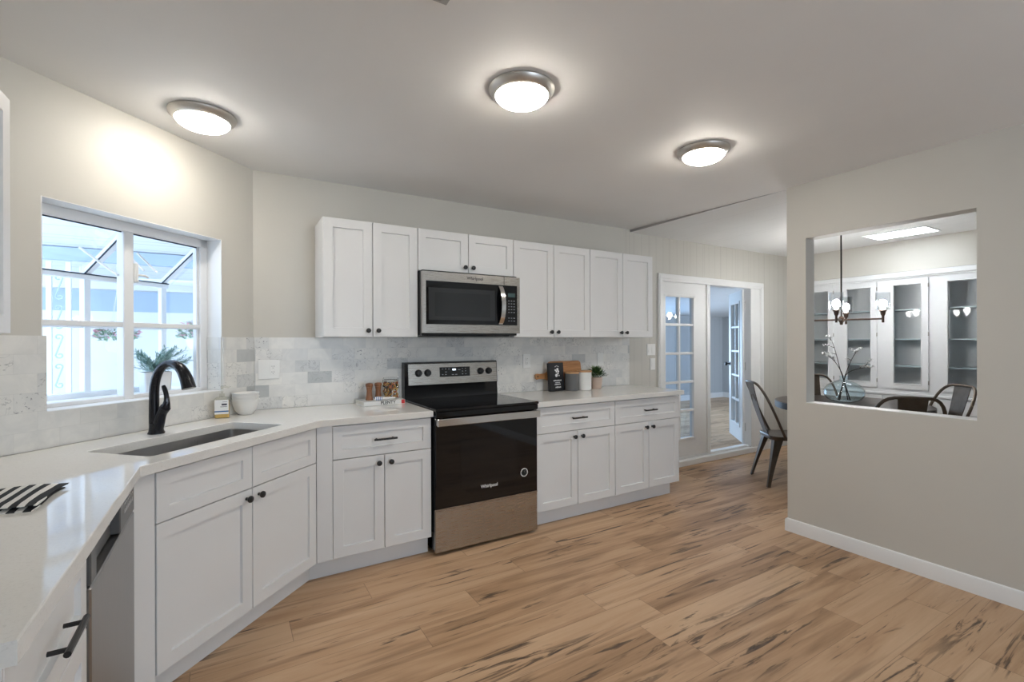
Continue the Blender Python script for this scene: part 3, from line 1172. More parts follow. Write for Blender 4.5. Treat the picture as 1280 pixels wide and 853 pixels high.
o = slab_with_hole(outer, inner, ZB, ZC).build('countertop', QUARTZ, smooth=0)
tag(o, 'white quartz countertop round the sink corner, left of the range', 'countertop')
o = slab_with_hole([(1.857, yfr), (3.375, yfr), (3.375, YW - 0.0125), (1.857, YW - 0.0125)], None, ZB, ZC).build('countertop', QUARTZ, smooth=0)
tag(o, 'white quartz countertop right of the range', 'countertop')

# sink bowl, undermounted
sk = thing('kitchen_sink', 'stainless undermount sink set in the corner counter', 'sink', (XC, YW, 0), PI / 4)


def rr(x0, x1, y0, y1, r, z, n=4):
    out = []
    for cx, cy, a0 in ((x1 - r, y1 - r, 0), (x0 + r, y1 - r, 0.5), (x0 + r, y0 + r, 1), (x1 - r, y0 + r, 1.5)):
        for k in range(n + 1):
            a = a0 * PI + k / n * PI / 2
            out.append((cx + r * math.cos(a), cy + r * math.sin(a), z))
    return out


x0, x1, y0, y1 = -S1 - 0.004, -S0 + 0.004, NA - 0.004, NB + 0.004
mb = MB()
mb.loft([rr(x0 - 0.012, x1 + 0.012, y0 - 0.012, y1 + 0.012, 0.03, ZB - 0.002), rr(x0, x1, y0, y1, 0.02, ZB - 0.0015),
         rr(x0 + 0.002, x1 - 0.002, y0 + 0.002, y1 - 0.002, 0.02, 0.70), rr(x0 + 0.02, x1 - 0.02, y0 + 0.02, y1 - 0.02, 0.03, 0.675),
         rr(x0 + 0.2, x1 - 0.2, y0 + 0.12, y1 - 0.12, 0.03, 0.668)], cap=False)
bm = mb.bm
bm.verts.ensure_lookup_table()
bm.faces.new(bm.verts[-20:])
mb.build('basin', STEELS, sk)
MB().lathe([(0.045, 0.669), (0.045, 0.673), (0.03, 0.672), (0.028, 0.666), (0, 0.666)], 20, ((x0 + x1) / 2, (y0 + y1) / 2 + 0.02, 0)).build('drain', CHROME, sk)

# faucet (local +x points out over the bowl)
fx, fy = diag_pt(0.750, -0.145)
fa = thing('faucet', 'black high-arc pull-down kitchen faucet behind the sink', 'faucet', (fx, fy, ZC), -PI / 4)
MB().lathe([(0, 0), (0.034, 0), (0.034, 0.006), (0.030, 0.012), (0.027, 0.05), (0.0, 0.055)], 20).build('base', FAUC, fa)
pts = [(-0.012, 0, 0.01), (-0.013, 0, 0.08), (-0.012, 0, 0.19)]
pts += bez((-0.012, 0, 0.19), (-0.010, 0, 0.285), (0.04, 0, 0.335), (0.092, 0, 0.33), 10)[1:]
pts += bez((0.092, 0, 0.33), (0.145, 0, 0.325), (0.175, 0, 0.28), (0.192, 0, 0.215), 10)[1:]
n = len(pts)
rad = []
for i, p in enumerate(pts):
    t = i / (n - 1)
    rad.append(0.0215 - 0.005 * min(1, t / 0.5) if t < 0.55 else 0.0165 + 0.013 * ((t - 0.55) / 0.45) ** 0.8)
MB().tube(pts, rad, 14).build('spout', FAUC, fa)
MB().tube(bez((0.005, 0, 0.01), (0.02, 0, 0.07), (0.03, 0, 0.10), (0.056, 0, 0.125), 8), [0.024, 0.024, 0.024, 0.023, 0.022, 0.021, 0.021, 0.022, 0.022], 12).build('valve_body', FAUC, fa)
MB().tube(bez((0.050, 0, 0.118), (0.072, 0, 0.145), (0.064, 0, 0.19), (0.043, 0, 0.225), 8), [0.021, 0.019, 0.015, 0.012, 0.011, 0.010, 0.010, 0.010, 0.008], 10).build('lever', FAUC, fa)

# ------------------------------------------------------------------ range
RX, RW = 1.0935, 0.754
rg = thing('electric_range', 'stainless and black freestanding electric range with glass cooktop', 'range', (RX, 2.757, 0))
MB().box(0.006, RW - 0.006, 0.03, 0.62, 0.02, 0.895, 0.003).build('body', ENAMEL, rg)
MB().box(0.0, RW, 0.0, 0.03, 0.022, 0.283, 0.004).build('drawer', STEEL, rg, label='stainless storage drawer front')
od = MB().box(0.0, RW, 0.0, 0.032, 0.288, 0.853, 0.004).build('oven_door', GLASSB, rg, label='black glass oven door')
MB().box(0.0, RW, -0.002, 0.003, 0.284, 0.291).build('bottom_strip', STEEL, od)
mb = MB()
mb.box(0.0, RW, -0.044, -0.028, 0.808, 0.854, 0.004)
mb.build('handle', CHROME, od, label='wide flat stainless handle bar')
for a in (0.004, RW - 0.05):
    MB().box(a, a + 0.046, -0.03, 0.001, 0.811, 0.851, 0.003).build('handle_bracket', STEEL, od)
MB().box(0.17, RW - 0.17, -0.0008, 0.001, 0.40, 0.70).build('window', paint('oven_window', (0.007, 0.007, 0.008, 1), 0.06), od)
mb = MB()
mb.box(-0.004, RW + 0.004, -0.018, 0.60, 0.895, 0.912, 0.004)
mb.box(0.0, RW, -0.012, 0.03, 0.858, 0.8955, 0.004)
mb.build('cooktop', GLASSB, rg, label='black glass cooktop')
# backguard
mb = MB()
mb.prism([(0.575, 0.905), (0.640, 0.905), (0.640, 1.178), (0.60, 1.178), (0.588, 1.172), (0.578, 1.01), (0.583, 1.0)], -0.004, RW + 0.004, 'yz')
mb.build('backguard', ENAMEL, rg)
cp = MB()
cp.prism([(0.566, 1.013), (0.580, 1.013), (0.590, 1.165), (0.577, 1.165)], 0.022, RW - 0.006, 'yz')
cpo = cp.build('control_panel', STEEL, rg, label='stainless control panel on the backguard')
tilt = math.atan2(0.011, 0.152)
MT = Matrix.Translation((0, 0.566, 1.013)) @ Matrix.Rotation(-tilt, 4, 'X')
mb = MB(MT)
mb.box(0.262, 0.512, -0.0015, 0.001, 0.052, 0.124, 0.001)
mb.build('display_panel', GLASSB, rg)
mb = MB(MT)
mb.box(0.366, 0.394, -0.0022, -0.0015, 0.098, 0.111)
mb.build('clock', glow('clock_glow', (0.7, 0.85, 1.0, 1), 1.5), rg)
for ix, iz, wd_ in ((0.28, 0.108, 0.012), (0.306, 0.108, 0.010), (0.332, 0.108, 0.010), (0.28, 0.066, 0.012), (0.306, 0.085, 0.014), (0.306, 0.066, 0.012),
                   (0.36, 0.064, 0.018), (0.388, 0.064, 0.018), (0.412, 0.10, 0.02), (0.445, 0.108, 0.007), (0.47, 0.108, 0.007), (0.445, 0.088, 0.009),
                   (0.47, 0.088, 0.009), (0.445, 0.066, 0.009), (0.472, 0.066, 0.009)):
    MB(MT).box(ix, ix + wd_, -0.0021, -0.0015, iz, iz + 0.005).build('touch_key', paint('mark_grey', (0.30, 0.31, 0.33, 1), 0.5), rg)
for kx in (0.098, 0.168, 0.602, 0.674):
    mb = MB(MT)
    mb.lathe([(0, 0), (0.027, 0), (0.027, 0.004), (0.024, 0.008), (0.021, 0.024), (0.018, 0.027), (0, 0.027)], 22, (kx, 0, 0.086), Matrix.Rotation(PI / 2, 4, 'X'))
    mb.box(kx - 0.004, kx + 0.004, -0.034, -0.022, 0.065, 0.107, 0.002)
    mb.build('control_knob', BLACK, rg, label='black burner knob')
WLET = paint('logo_white', (0.8, 0.8, 0.8, 1), 0.5)
text_part('Whirlpool', 0.030, WLET, od, (0.375, -0.0006, 0.385), (PI / 2, 0, 0), 'logo', bold=0.0004)
st = MB()
st.lathe([(0, 0), (0.029, 0), (0.029, 0.0006), (0, 0.0006)], 28, (0.645, -0.0002, 0.432), Matrix.Rotation(PI / 2, 4, 'X'))
st = st.build('sticker', WLET, od, label='round white sticker with dark ring print')
mb = MB()
T = Matrix.Rotation(PI / 2, 4, 'X')
mb.lathe([(0.020, 0.0006), (0.0235, 0.0006), (0.0235, 0.0009), (0.020, 0.0009), (0.020, 0.0006)], 28, (0.645, -0.0002, 0.432), T)
for k in range(3):
    mb.tube(bez((0.632 + k * 0.005, -0.001, 0.436 - 0.009 * k + 0.004), (0.638 + k * 0.004, -0.001, 0.448 - 0.009 * k), (0.650 + k * .003, -0.001, 0.436 - 0.009 * k), (0.656, -0.001, 0.446 - 0.008 * k), 6), 0.0018, 5)
mb.build('sticker_print', paint('print_dark', (0.05, 0.05, 0.05, 1), 0.6), st)

# ------------------------------------------------------------------ microwave
MX, MW_, MY = 1.106, 0.754, 3.003
mz0, mz1 = 1.388, 1.800
mw = thing('microwave', 'stainless over-the-range microwave under the short wall cabinet', 'microwave', (MX, MY, 0))
MB().box(0.004, MW_ - 0.008, 0.03, 0.395, 1.372, 1.812, 0.003).build('body', ENAMEL, mw)
FZ0, FZ1 = mz0 + 0.058, mz1 - 0.062
mb = MB()
wall_panels(mb, 0, MW_, mz0, mz1, 0.0, 0.03, [(0.022, MW_ - 0.022, FZ0, FZ1)])
mb.build('front_frame', STEEL, mw, label='stainless front frame')
MB().box(0.022, MW_ - 0.022, 0.004, 0.03, FZ0, FZ1).build('door_glass', GLASSB, mw, label='black glass door and control area')
mb = MB()
wall_panels(mb, 0.042, 0.545, FZ0 + 0.03, FZ1 - 0.045, 0.002, 0.006, [(0.085, 0.505, FZ0 + 0.055, FZ1 - 0.075)])
mb.build('window_border', paint('smoked_border', (0.03, 0.032, 0.034, 1), 0.12), mw)
MB().box(0.085, 0.505, 0.003, 0.006, FZ0 + 0.055, FZ1 - 0.075).build('window_screen', paint('smoked_screen', (0.022, 0.024, 0.026, 1), 0.10), mw)
hp = bez((0.592, 0.0, FZ1 - 0.008), (0.602, -0.05, FZ1 - 0.06), (0.602, -0.05, FZ0 + 0.06), (0.592, 0.0, FZ0 + 0.008), 12)
mb = MB()
rings = []
for p in hp:
    rings.append([(p.x - 0.018, p.y, p.z), (p.x + 0.016, p.y, p.z), (p.x + 0.016, p.y + 0.012, p.z), (p.x - 0.018, p.y + 0.012, p.z)])
mb.loft(rings)
mb.build('handle', CHROME, mw, label='curved vertical steel handle')
MB().box(0.655, 0.715, 0.0028, 0.005, FZ1 - 0.085, FZ1 - 0.055).build('display', paint('lcd_green', (0.05, 0.09, 0.09, 1), 0.2), mw)
for i in range(3):
    for j in range(8):
        if j == 5:
            continue
        x = 0.657 + 0.022 * i
        z = FZ1 - 0.115 - 0.021 * j
        MB().box(x, x + 0.011, 0.0028, 0.005, z, z + 0.006).build('key', paint('key_grey', (0.22, 0.23, 0.25, 1), 0.4), mw)
MB().box(0.618, 0.622, -0.0006, 0.001, mz1 - 0.06, mz1 - 0.001).build('door_seam', DARKSLOT, mw)
MB().box(0.05, MW_ - 0.06, 0.06, 0.36, 1.366, 1.373).build('vent_grille', DARKSLOT, mw)
text_part('Whirlpool', 0.030, paint('logo_dark', (0.03, 0.03, 0.03, 1), 0.5), mw, (0.385, -0.0006, mz1 - 0.030), (PI / 2, 0, 0), 'logo', bold=0.0004)

# ------------------------------------------------------------------ outlets and switches


def plate(name, label, x, z, wdt, hgt, kinds, cat, y=YW - TH):
    r = thing(name, label, cat, (x, y, z))
    MB().box(-wdt / 2, wdt / 2, -0.006, 0, -hgt / 2, hgt / 2, 0.002).build('cover_plate', PLAST, r)
    n_ = len(kinds)
    for i, k in enumerate(kinds):
        cx = (i - (n_ - 1) / 2) * 0.046
        if k == 's':
            MB().prism([(-0.0095, -0.033), (-0.0065, 0.033), (-0.004, 0.033), (-0.004, -0.033)], cx - 0.0165, cx + 0.0165, 'yz').build('rocker', PLAST, r)
        else:
            MB().box(cx - 0.0165, cx + 0.0165, -0.0075, -0.004, -0.033, 0.033, 0.001).build('receptacle', PLAST, r)
            mb = MB()
            for s in (-1, 1):
                for dx in (-0.006, 0.006):
                    mb.box(cx + dx - 0.001, cx + dx + 0.001, -0.0079, -0.007, s * 0.018 - 0.001, s * 0.018 + 0.006)
                mb.lathe([(0, 0), (0.002, 0), (0.002, 0.001), (0, 0.001)], 8, (cx, -0.0069, s * 0.018 - 0.008), Matrix.Rotation(PI / 2, 4, 'X'))
            mb.build('slots', DARKSLOT, r)
    return r


plate('wall_outlet', 'wide white plate with a switch and an outlet, above the counter left of the range', 0.223, 1.155, 0.122, 0.122, 'so', 'outlet')
plate('wall_outlet', 'white single outlet plate on the tile just right of the range', 2.170, 1.161, 0.074, 0.118, 'o', 'outlet')
plate('wall_outlet', 'white outlet plate on the tile behind the small potted plant', 2.985, 1.158, 0.076, 0.118, 's', 'outlet')
plate('light_switch', 'upper of the two white switch plates beside the glazed door', 3.668, 1.240, 0.115, 0.115, 'ss', 'switch', y=YW)
plate('light_switch', 'lower and narrower of the two white switch plates beside the glazed door', 3.690, 1.094, 0.072, 0.117, 's', 'switch', y=YW)

# ------------------------------------------------------------------ ceiling lights
LAMPG = glow('lit_lamp_glass', (1.0, 0.935, 0.84, 1), LAMP_STRENGTH)


LAMPG2 = glow('lit_lamp_glass_soft', (1.0, 0.935, 0.84, 1), LAMP_STRENGTH * 0.78)


def ceiling_lamp(label, x, y, gm=LAMPG):
    r = thing('ceiling_light', label, 'ceiling light', (x, y, 2.415), 0, 'flush ceiling lights of the kitchen')
    MB().lathe([(0.140, 0.0), (0.142, -0.006), (0.139, -0.014), (0.128, -0.026), (0.119, -0.033), (0.114, -0.034), (0.114, -0.020), (0.0, -0.016)], 48).build('metal_rim', NICKEL, r)
    prof = [(0.1135, -0.030)]
    for k in range(1, 9):
        a = k / 8 * PI / 2
        prof.append((0.1135 * math.cos(a) if k < 8 else 0.0, -0.030 - 0.044 * math.sin(a)))
    MB().lathe(prof, 48).build('glass_dome', gm, r)
    return r


ceiling_lamp('leftmost round flush ceiling light, above the sink corner', -0.10, 2.70, LAMPG2)
ceiling_lamp('middle round flush ceiling light, largest in view', 1.085, 1.73)
ceiling_lamp('rightmost round flush ceiling light, nearest the half wall', 2.325, 1.765)
vt = thing('ceiling_vent', 'grey ceiling register cut by the top edge of the picture', 'vent', (0.585, 1.37, 2.415), math.radians(0))
MB().box(-0.17, 0.02, -0.10, 0.048, -0.006, 0.0, 0.002).build('frame', paint('vent_grey', (0.38, 0.38, 0.38, 1), 0.5), vt)
mb = MB()
for i in range(8):
    mb.box(-0.155 + 0.02 * i, -0.145 + 0.02 * i, -0.09, 0.035, -0.009, -0.005)
mb.build('louver', paint('vent_slat', (0.30, 0.30, 0.30, 1), 0.5), vt)

# ------------------------------------------------------------------ things on the counters
CER = paint('white_ceramic', (0.80, 0.79, 0.76, 1), 0.3, var=0.03)


def bowl(label, x, y, z):
    prof = [(0, 0), (0.034, 0), (0.038, 0.004), (0.056, 0.03), (0.067, 0.06), (0.0715, 0.086), (0.0735, 0.089)]
    prof += [(0.0700, 0.090), (0.0655, 0.062), (0.0545, 0.033), (0.036, 0.009), (0, 0.008)]
    o = MB().lathe(prof, 40).build('bowl', CER)
    o.location = (x, y, z)
    return tag(o, label, 'bowl', 'stacked bowls beside the soap')


bx, by = 0.088, 3.226
bowl('bottom white bowl of the stack in the counter corner', bx, by, ZC)
bowl('middle white bowl of the stack in the counter corner', bx, by, ZC + 0.020)
bowl('top white bowl of the stack in the counter corner', bx, by, ZC + 0.040)

# soap dispenser
sx, sy = -0.030, 3.150
so = thing('soap_bottle', 'clear pump soap bottle with white label beside the bowls', 'soap bottle', (sx, sy, ZC), math.radians(-5))
SOAP = pane_glass('clear_plastic', (0.93, 0.93, 0.90, 1), 1.0)
AMBER = paint('amber_soap', (0.75, 0.50, 0.16, 1), 0.12, var=0.03)
MB().loft([rr(-0.036, 0.036, -0.022, 0.022, 0.012, 0.0), rr(-0.038, 0.038, -0.024, 0.024, 0.013, 0.004), rr(-0.038, 0.038, -0.024, 0.024, 0.013, 0.108),
           rr(-0.030, 0.030, -0.020, 0.020, 0.012, 0.117), rr(-0.012, 0.012, -0.012, 0.012, 0.0118, 0.122)]).build('bottle', SOAP, so)
MB().loft([rr(-0.035, 0.035, -0.021, 0.021, 0.012, 0.003), rr(-0.035, 0.035, -0.021, 0.021, 0.012, 0.10)]).build('liquid', AMBER, so)
lb = MB().box(-0.034, 0.034, -0.0262, -0.0246, 0.024, 0.104).build('paper_label', PLAST, so)
MB().box(-0.034, 0.034, -0.0268, -0.0262, 0.036, 0.043).build('blue_band', paint('label_blue', (0.05, 0.14, 0.32, 1), 0.5), lb)
mb = MB()
mb.box(0.0, 0.026, -0.0268, -0.0262, 0.073, 0.083)
mb.box(-0.006, 0.026, -0.0268, -0.0262, 0.064, 0.0665)
mb.box(0.004, 0.026, -0.0268, -0.0262, 0.091, 0.093)
mb.build('label_print', paint('label_ink', (0.06, 0.06, 0.08, 1), 0.6), lb)
mb = MB()
mb.lathe([(0, 0.12), (0.014, 0.12), (0.014, 0.136), (0.005, 0.138), (0.004, 0.165), (0, 0.165)], 14)
mb.tube([(0, 0, 0.165), (0.0, 0, 0.176), (0.012, -0.01, 0.178), (0.034, -0.024, 0.172)], [0.009, 0.009, 0.007, 0.005], 8)
mb.build('pump', SOAP, so)

# striped tea towel folded on the left counter
STR = stripes('towel_stripes', 0, 0.033, (0.74, 0.73, 0.70, 1), (0.02, 0.022, 0.025, 1))
tw = thing('tea_towel', 'folded black and white striped towel on the left counter', 'towel', (-0.43, 1.665, ZC), math.radians(-6))


def towel_layer(mb, x0, x1, y0, y1, z, th, seed):
    rng = random.Random(seed)
    nx, ny = 24, 10
    top, bot = [], []
    for j in range(ny + 1):
        a, b = [], []
        for i in range(nx + 1):
            u, v = i / nx, j / ny
            x = x0 + (x1 - x0) * u + 0.006 * math.sin(v * 5 + seed)
            y = y0 + (y1 - y0) * v + 0.004 * math.sin(u * 9 + seed)
            h = z + th * (0.75 + 0.25 * math.sin(u * 11 + v * 4 + seed))
            e = min(u, 1 - u, v, 1 - v)
            h = z + (h - z) * min(1.0, 0.35 + e * 14)
            a.append((x, y, h))
            b.append((x, y, z))
        top.append(a)
        bot.append(b)
    T = [mb._add(r) for r in top]
    B = [mb._add(r) for r in bot]
    for j in range(ny):
        for i in range(nx):
            mb.bm.faces.new((T[j][i], T[j][i + 1], T[j + 1][i + 1], T[j + 1][i]))
            mb.bm.faces.new((B[j][i], B[j + 1][i], B[j + 1][i + 1], B[j][i + 1]))
    rim = [(0, i) for i in range(nx + 1)] + [(j, nx) for j in range(1, ny + 1)] + [(ny, i) for i in range(nx - 1, -1, -1)] + [(j, 0) for j in range(ny - 1, 0, -1)]
    for k in range(len(rim)):
        a, b = rim[k], rim[(k + 1) % len(rim)]
        mb.bm.faces.new((T[a[0]][a[1]], B[a[0]][a[1]], B[b[0]][b[1]], T[b[0]][b[1]]))


mb = MB()
towel_layer(mb, -0.42, -0.005, 0.0, 0.22, 0.0, 0.010, 1.0)
mb.build('lower_fold', STR, tw)
mb = MB()
towel_layer(mb, -0.41, 0.0, 0.012, 0.228, 0.0105, 0.010, 1.4)
mb.build('upper_fold', STR, tw)

# cookbook with mills, jar and napkin on it
bk = thing('cookbook', 'white hardcover lying left of the range, PLENTY on its spine', 'book', (0.765, 3.185, ZC), math.radians(4))
BW, BD, BH = 0.285, 0.20, 0.030
COVER = paint('book_white', (0.80, 0.80, 0.78, 1), 0.4, var=0.02)
mb = MB()
mb.box(0, BW, 0, BD, 0, 0.003)
mb.box(0, BW, 0, BD, BH - 0.003, BH)
mb.box(0, BW, 0, 0.003, 0.0, BH)
mb.build('cover', COVER, bk)
MB().box(0.004, BW - 0.004, 0.003, BD - 0.005, 0.003, BH - 0.003).build('pages', paint('paper', (0.72, 0.70, 0.64, 1), 0.8), bk)
text_part('PLENTY', 0.030, paint('ink_grey', (0.05, 0.05, 0.055, 1), 0.6), bk, (0.165, -0.0006, BH / 2), (PI / 2, 0, 0), 'spine_title', bold=0.0006)
MB().box(BW - 0.026, BW - 0.002, -0.0007, 0.001, 0.002, BH - 0.002).build('publisher_mark', paint('red_ink', (0.55, 0.03, 0.03, 1), 0.5), bk, label='red square mark on the spine')
WALN = wood('walnut', (0.16, 0.06, 0.025, 1), (0.34, 0.145, 0.06, 1), (30, 30, 5), 0.3)


def mill(label, x, y):
    r = thing('pepper_mill', label, 'mill', (x, y, ZC + BH), 0, 'wooden mills on the cookbook')
    MB().lathe([(0, 0), (0.024, 0), (0.025, 0.006), (0.022, 0.02), (0.018, 0.05), (0.0175, 0.066), (0.020, 0.084), (0.022, 0.090), (0, 0.090)], 22).build('body', WALN, r)
    MB().lathe([(0, 0.0905), (0.021, 0.0905), (0.0255, 0.098), (0.026, 0.106), (0.022, 0.114), (0.010, 0.118), (0, 0.1185)], 22).build('cap', WALN, r)
    return r


mill('left wooden mill standing on the cookbook', 0.822, 3.27)
mill('right wooden mill standing on the cookbook, touching the jar', 0.886, 3.285)
jr = thing('storage_jar', 'glass clamp jar of dried mix standing on the cookbook', 'jar', (0.975, 3.29, ZC + BH), 0)
JG = pane_glass('jar_glass', (0.96, 0.97, 0.97, 1), 1.0)
MB().lathe([(0, 0), (0.056, 0), (0.062, 0.006), (0.062, 0.105), (0.055, 0.120), (0.050, 0.126), (0.050, 0.134), (0, 0.134)], 28).build('glass', JG, jr)
cols = ((0.45, 0.22, 0.05, 1), (0.05, 0.05, 0.04, 1), (0.60, 0.38, 0.10, 1), (0.40, 0.10, 0.04, 1))
rng = random.Random(11)
for ci, cc in enumerate(cols):
    mb = MB()
    for _ in range(44):
        a = rng.uniform(0, 2 * PI)
        q = 0.053 * math.sqrt(rng.random())
        p = Vector((q * math.cos(a), q * math.sin(a), rng.uniform(0.008, 0.112)))
        d = Vector((rng.uniform(-1, 1), rng.uniform(-1, 1), rng.uniform(-1, 1))).normalized() * 0.010
        e = Vector((rng.uniform(-1, 1), rng.uniform(-1, 1), rng.uniform(-1, 1))).normalized() * 0.008
        pts = [p - d, p + e * 0.6, p + d]
        pts = [Vector((max(-0.042, min(0.042, v.x)), max(-0.042, min(0.042, v.y)), max(0.007, min(0.118, v.z)))) for v in pts]
        mb.tube(pts, 0.005, 5)
    oo = mb.build('dried_mix', paint('dried_%d' % ci, cc, 0.5, var=0.3, scale=60), jr)
    oo['kind'] = 'stuff'
MB().lathe([(0, 0.1345), (0.048, 0.1345), (0.051, 0.139), (0.049, 0.146), (0.03, 0.150), (0, 0.150)], 28).build('lid', JG, jr)
mb = MB()
mb.tube([(0.052 * math.cos(2 * PI * k / 20), 0.052 * math.sin(2 * PI * k / 20), 0.128) for k in range(21)], 0.002, 6)
for s in (-1, 1):
    mb.tube([(s * 0.053, 0, 0.112), (s * 0.057, 0, 0.13), (s * 0.050, 0, 0.150)], 0.0022, 6)
mb.build('wire_clamp', CHROME, jr)
nk = thing('napkin_roll', 'white and blue cloth roll lying in front of the jar', 'napkin', (0.845, 3.222, ZC + BH), math.radians(4))
BLUEW = stripes('blue_white_cloth', 0, 0.013, (0.80, 0.80, 0.80, 1), (0.22, 0.30, 0.52, 1))
MB().tube([(0.0, 0, 0.013), (0.025, 0, 0.014), (0.05, 0.0, 0.013)], [0.012, 0.0135, 0.012], 12).build('printed_end', BLUEW, nk)
MB().tube([(0.046, 0, 0.0125), (0.08, 0.002, 0.011), (0.125, 0.004, 0.0105), (0.145, 0.004, 0.0095)], [0.012, 0.010, 0.009, 0.006], 12, flat=1.0).build('plain_end', CER, nk)

# right counter group
BOARDW = wood('board_wood', (0.34, 0.15, 0.055, 1), (0.50, 0.25, 0.10, 1), (4, 30, 50), 0.45)
cbd = thing('cutting_board', 'wooden cutting board with handle leaning on the tile', 'cutting board', (2.38, YW - TH - 0.050, ZC), 0)
ML = Matrix.Rotation(math.radians(-9), 4, 'X')
pl_ = []
bx0, bx1, bz1, rc = 0.0, 0.355, 0.252, 0.028
pl_ += [(bx0 + rc * (1 - math.cos(a)), rc * (1 - math.sin(a))) for a in [k * PI / 8 for k in range(4, -1, -1)]][::-1][::-1]
outline = []
for cx, cz, a0 in ((bx1 - rc, rc, 1.5), (bx1 - rc, bz1 - rc, 0.0), (bx0 + rc, bz1 - rc, 0.5)):
    for k in range(6):
        a = a0 * PI + k / 5 * PI / 2
        outline.append((cx + rc * math.cos(a), cz + rc * math.sin(a)))
hz = bz1 / 2
outline += [(0.0, hz + 0.07), (-0.014, hz + 0.038), (-0.05, hz + 0.024), (-0.10, hz + 0.021), (-0.128, hz + 0.025), (-0.142, hz + 0.014), (-0.142, hz - 0.014),
            (-0.128, hz - 0.025), (-0.10, hz - 0.021), (-0.05, hz - 0.024), (-0.014, hz - 0.038), (0.0, hz - 0.07)]
for k in range(6):
    a = PI + k / 5 * PI / 2
    outline.append((bx0 + rc + rc * math.cos(a), rc + rc * math.sin(a)))
MB(ML).prism(outline, -0.009, 0.009, 'xz').build('board', BOARDW, cbd)
mb = MB(ML)
mb.lathe([(0, 0), (0.007, 0), (0.007, 0.0006), (0, 0.0006)], 12, (-0.12, -0.0088, hz), Matrix.Rotation(PI / 2, 4, 'X'))
mb.build('hang_hole', DARKSLOT, cbd)

bkk = thing('paper_packet', 'black upright packet with white print leaning on the cutting board', 'packet', (2.330, 3.270, ZC), math.radians(7))
BLK = paint('black_paper', (0.013, 0.013, 0.016, 1), 0.5, var=0.1)
MB(Matrix.Rotation(math.radians(-5), 4, 'X')).box(0, 0.165, 0, 0.036, 0.002, 0.243, 0.004).build('packet', BLK, bkk)
mb = MB(Matrix.Rotation(math.radians(-5), 4, 'X'))
yy0, yy1 = -0.0008, 0.0


def dash_line(mb, xc, z, widths, h):
    tot = sum(widths) + 0.0035 * (len(widths) - 1)
    x = xc - tot / 2
    for i, wd_ in enumerate(widths):
        mb.box(x, x + wd_, yy0, yy1, z, z + h * (1.0 if i % 3 else 0.85))
        x += wd_ + 0.0035


dash_line(mb, 0.083, 0.086, [0.008, 0.007, 0.009, 0.008, 0.009, 0.007, 0.009, 0.009], 0.011)
dash_line(mb, 0.083, 0.069, [0.006] * 6, 0.008)
dash_line(mb, 0.083, 0.053, [0.008] * 6, 0.011)
dash_line(mb, 0.088, 0.028, [0.010, 0.009, 0.010, 0.010, 0.009], 0.012)
for k in range(5):
    mb.box(0.060 + 0.010 * k, 0.067 + 0.010 * k, yy0, yy1, 0.206 + 0.004 * (2 - abs(k - 2)), 0.211 + 0.004 * (2 - abs(k - 2)))
for cx, cz, r in ((0.066, 0.180, 0.008), (0.090, 0.186, 0.012), (0.100, 0.168, 0.009), (0.078, 0.168, 0.009), (0.075, 0.135, 0.014), (0.094, 0.150, 0.008), (0.106, 0.132, 0.006)):
    mb.lathe([(0, 0), (r, 0), (r, 0.0008), (0, 0.0008)], 14, (cx, 0, cz), Matrix.Rotation(PI / 2, 4, 'X'))
mb.build('white_print', WLET, bkk, label='white emblem and lines of small print')

LIDW = wood('bamboo_lid', (0.48, 0.25, 0.11, 1), (0.62, 0.36, 0.18, 1), (10, 10, 10), 0.45)


def canister(label, x, y, colm, h, r_):
    r = thing('canister', label, 'canister', (x, y, ZC), 0)
    MB().lathe([(0, 0), (r_ - 0.004, 0), (r_, 0.004), (r_ + 0.001, h), (0, h)], 30).build('jar_body', colm, r)
    MB().lathe([(0, h + 0.0003), (r_ + 0.003, h + 0.0003), (r_ + 0.004, h + 0.006), (r_ + 0.002, h + 0.013), (0, h + 0.014)], 30).build('wooden_lid', LIDW, r)
    return r


canister('dark grey canister with wooden lid beside the black packet', 2.548, 3.266, paint('grey_stoneware', (0.13, 0.13, 0.128, 1), 0.5, var=0.05), 0.147, 0.061)
canister('white canister with wooden lid right of the grey one', 2.682, 3.262, CER, 0.155, 0.063)

pp = thing('potted_plant', 'small bushy green plant in a ribbed blush pot beside the white canister', 'plant', (2.845, 3.293, ZC), 0)
POT = paint('blush_pot', (0.58, 0.44, 0.36, 1), 0.6, var=0.05)
prof = [(0, 0), (0.044, 0)]
for k in range(9):
    prof.append((0.046 + 0.0012 * k + (0.0015 if k % 2 else 0), 0.004 + 0.011 * k))
prof += [(0.056, 0.102), (0.050, 0.102), (0.048, 0.088), (0, 0.086)]
MB().lathe(prof, 28).build('pot', POT, pp)
GREEN1 = paint('plant_leaf_dark', (0.035, 0.085, 0.022, 1), 0.5, var=0.35, scale=50)
GREEN2 = paint('plant_leaf_light', (0.14, 0.24, 0.07, 1), 0.5, var=0.3, scale=50)
rng = random.Random(21)


def leaf(mb, p, d, ln, wd_):
    d = d.normalized()
    sd = d.cross(Vector((0, 0, 1)))
    sd = sd.normalized() if sd.length > 1e-4 else Vector((1, 0, 0))
    up = sd.cross(d).normalized()
    b = p + d * ln * 0.5 + up * ln * 0.06
    t = p + d * ln - up * ln * 0.06
    v = mb._add([p, p + d * ln * 0.4 + sd * wd_, t, p + d * ln * 0.4 - sd * wd_, b])
    for i, j in ((0, 1), (1, 2), (2, 3), (3, 0)):
        mb.bm.faces.new((v[i], v[j], v[4]))


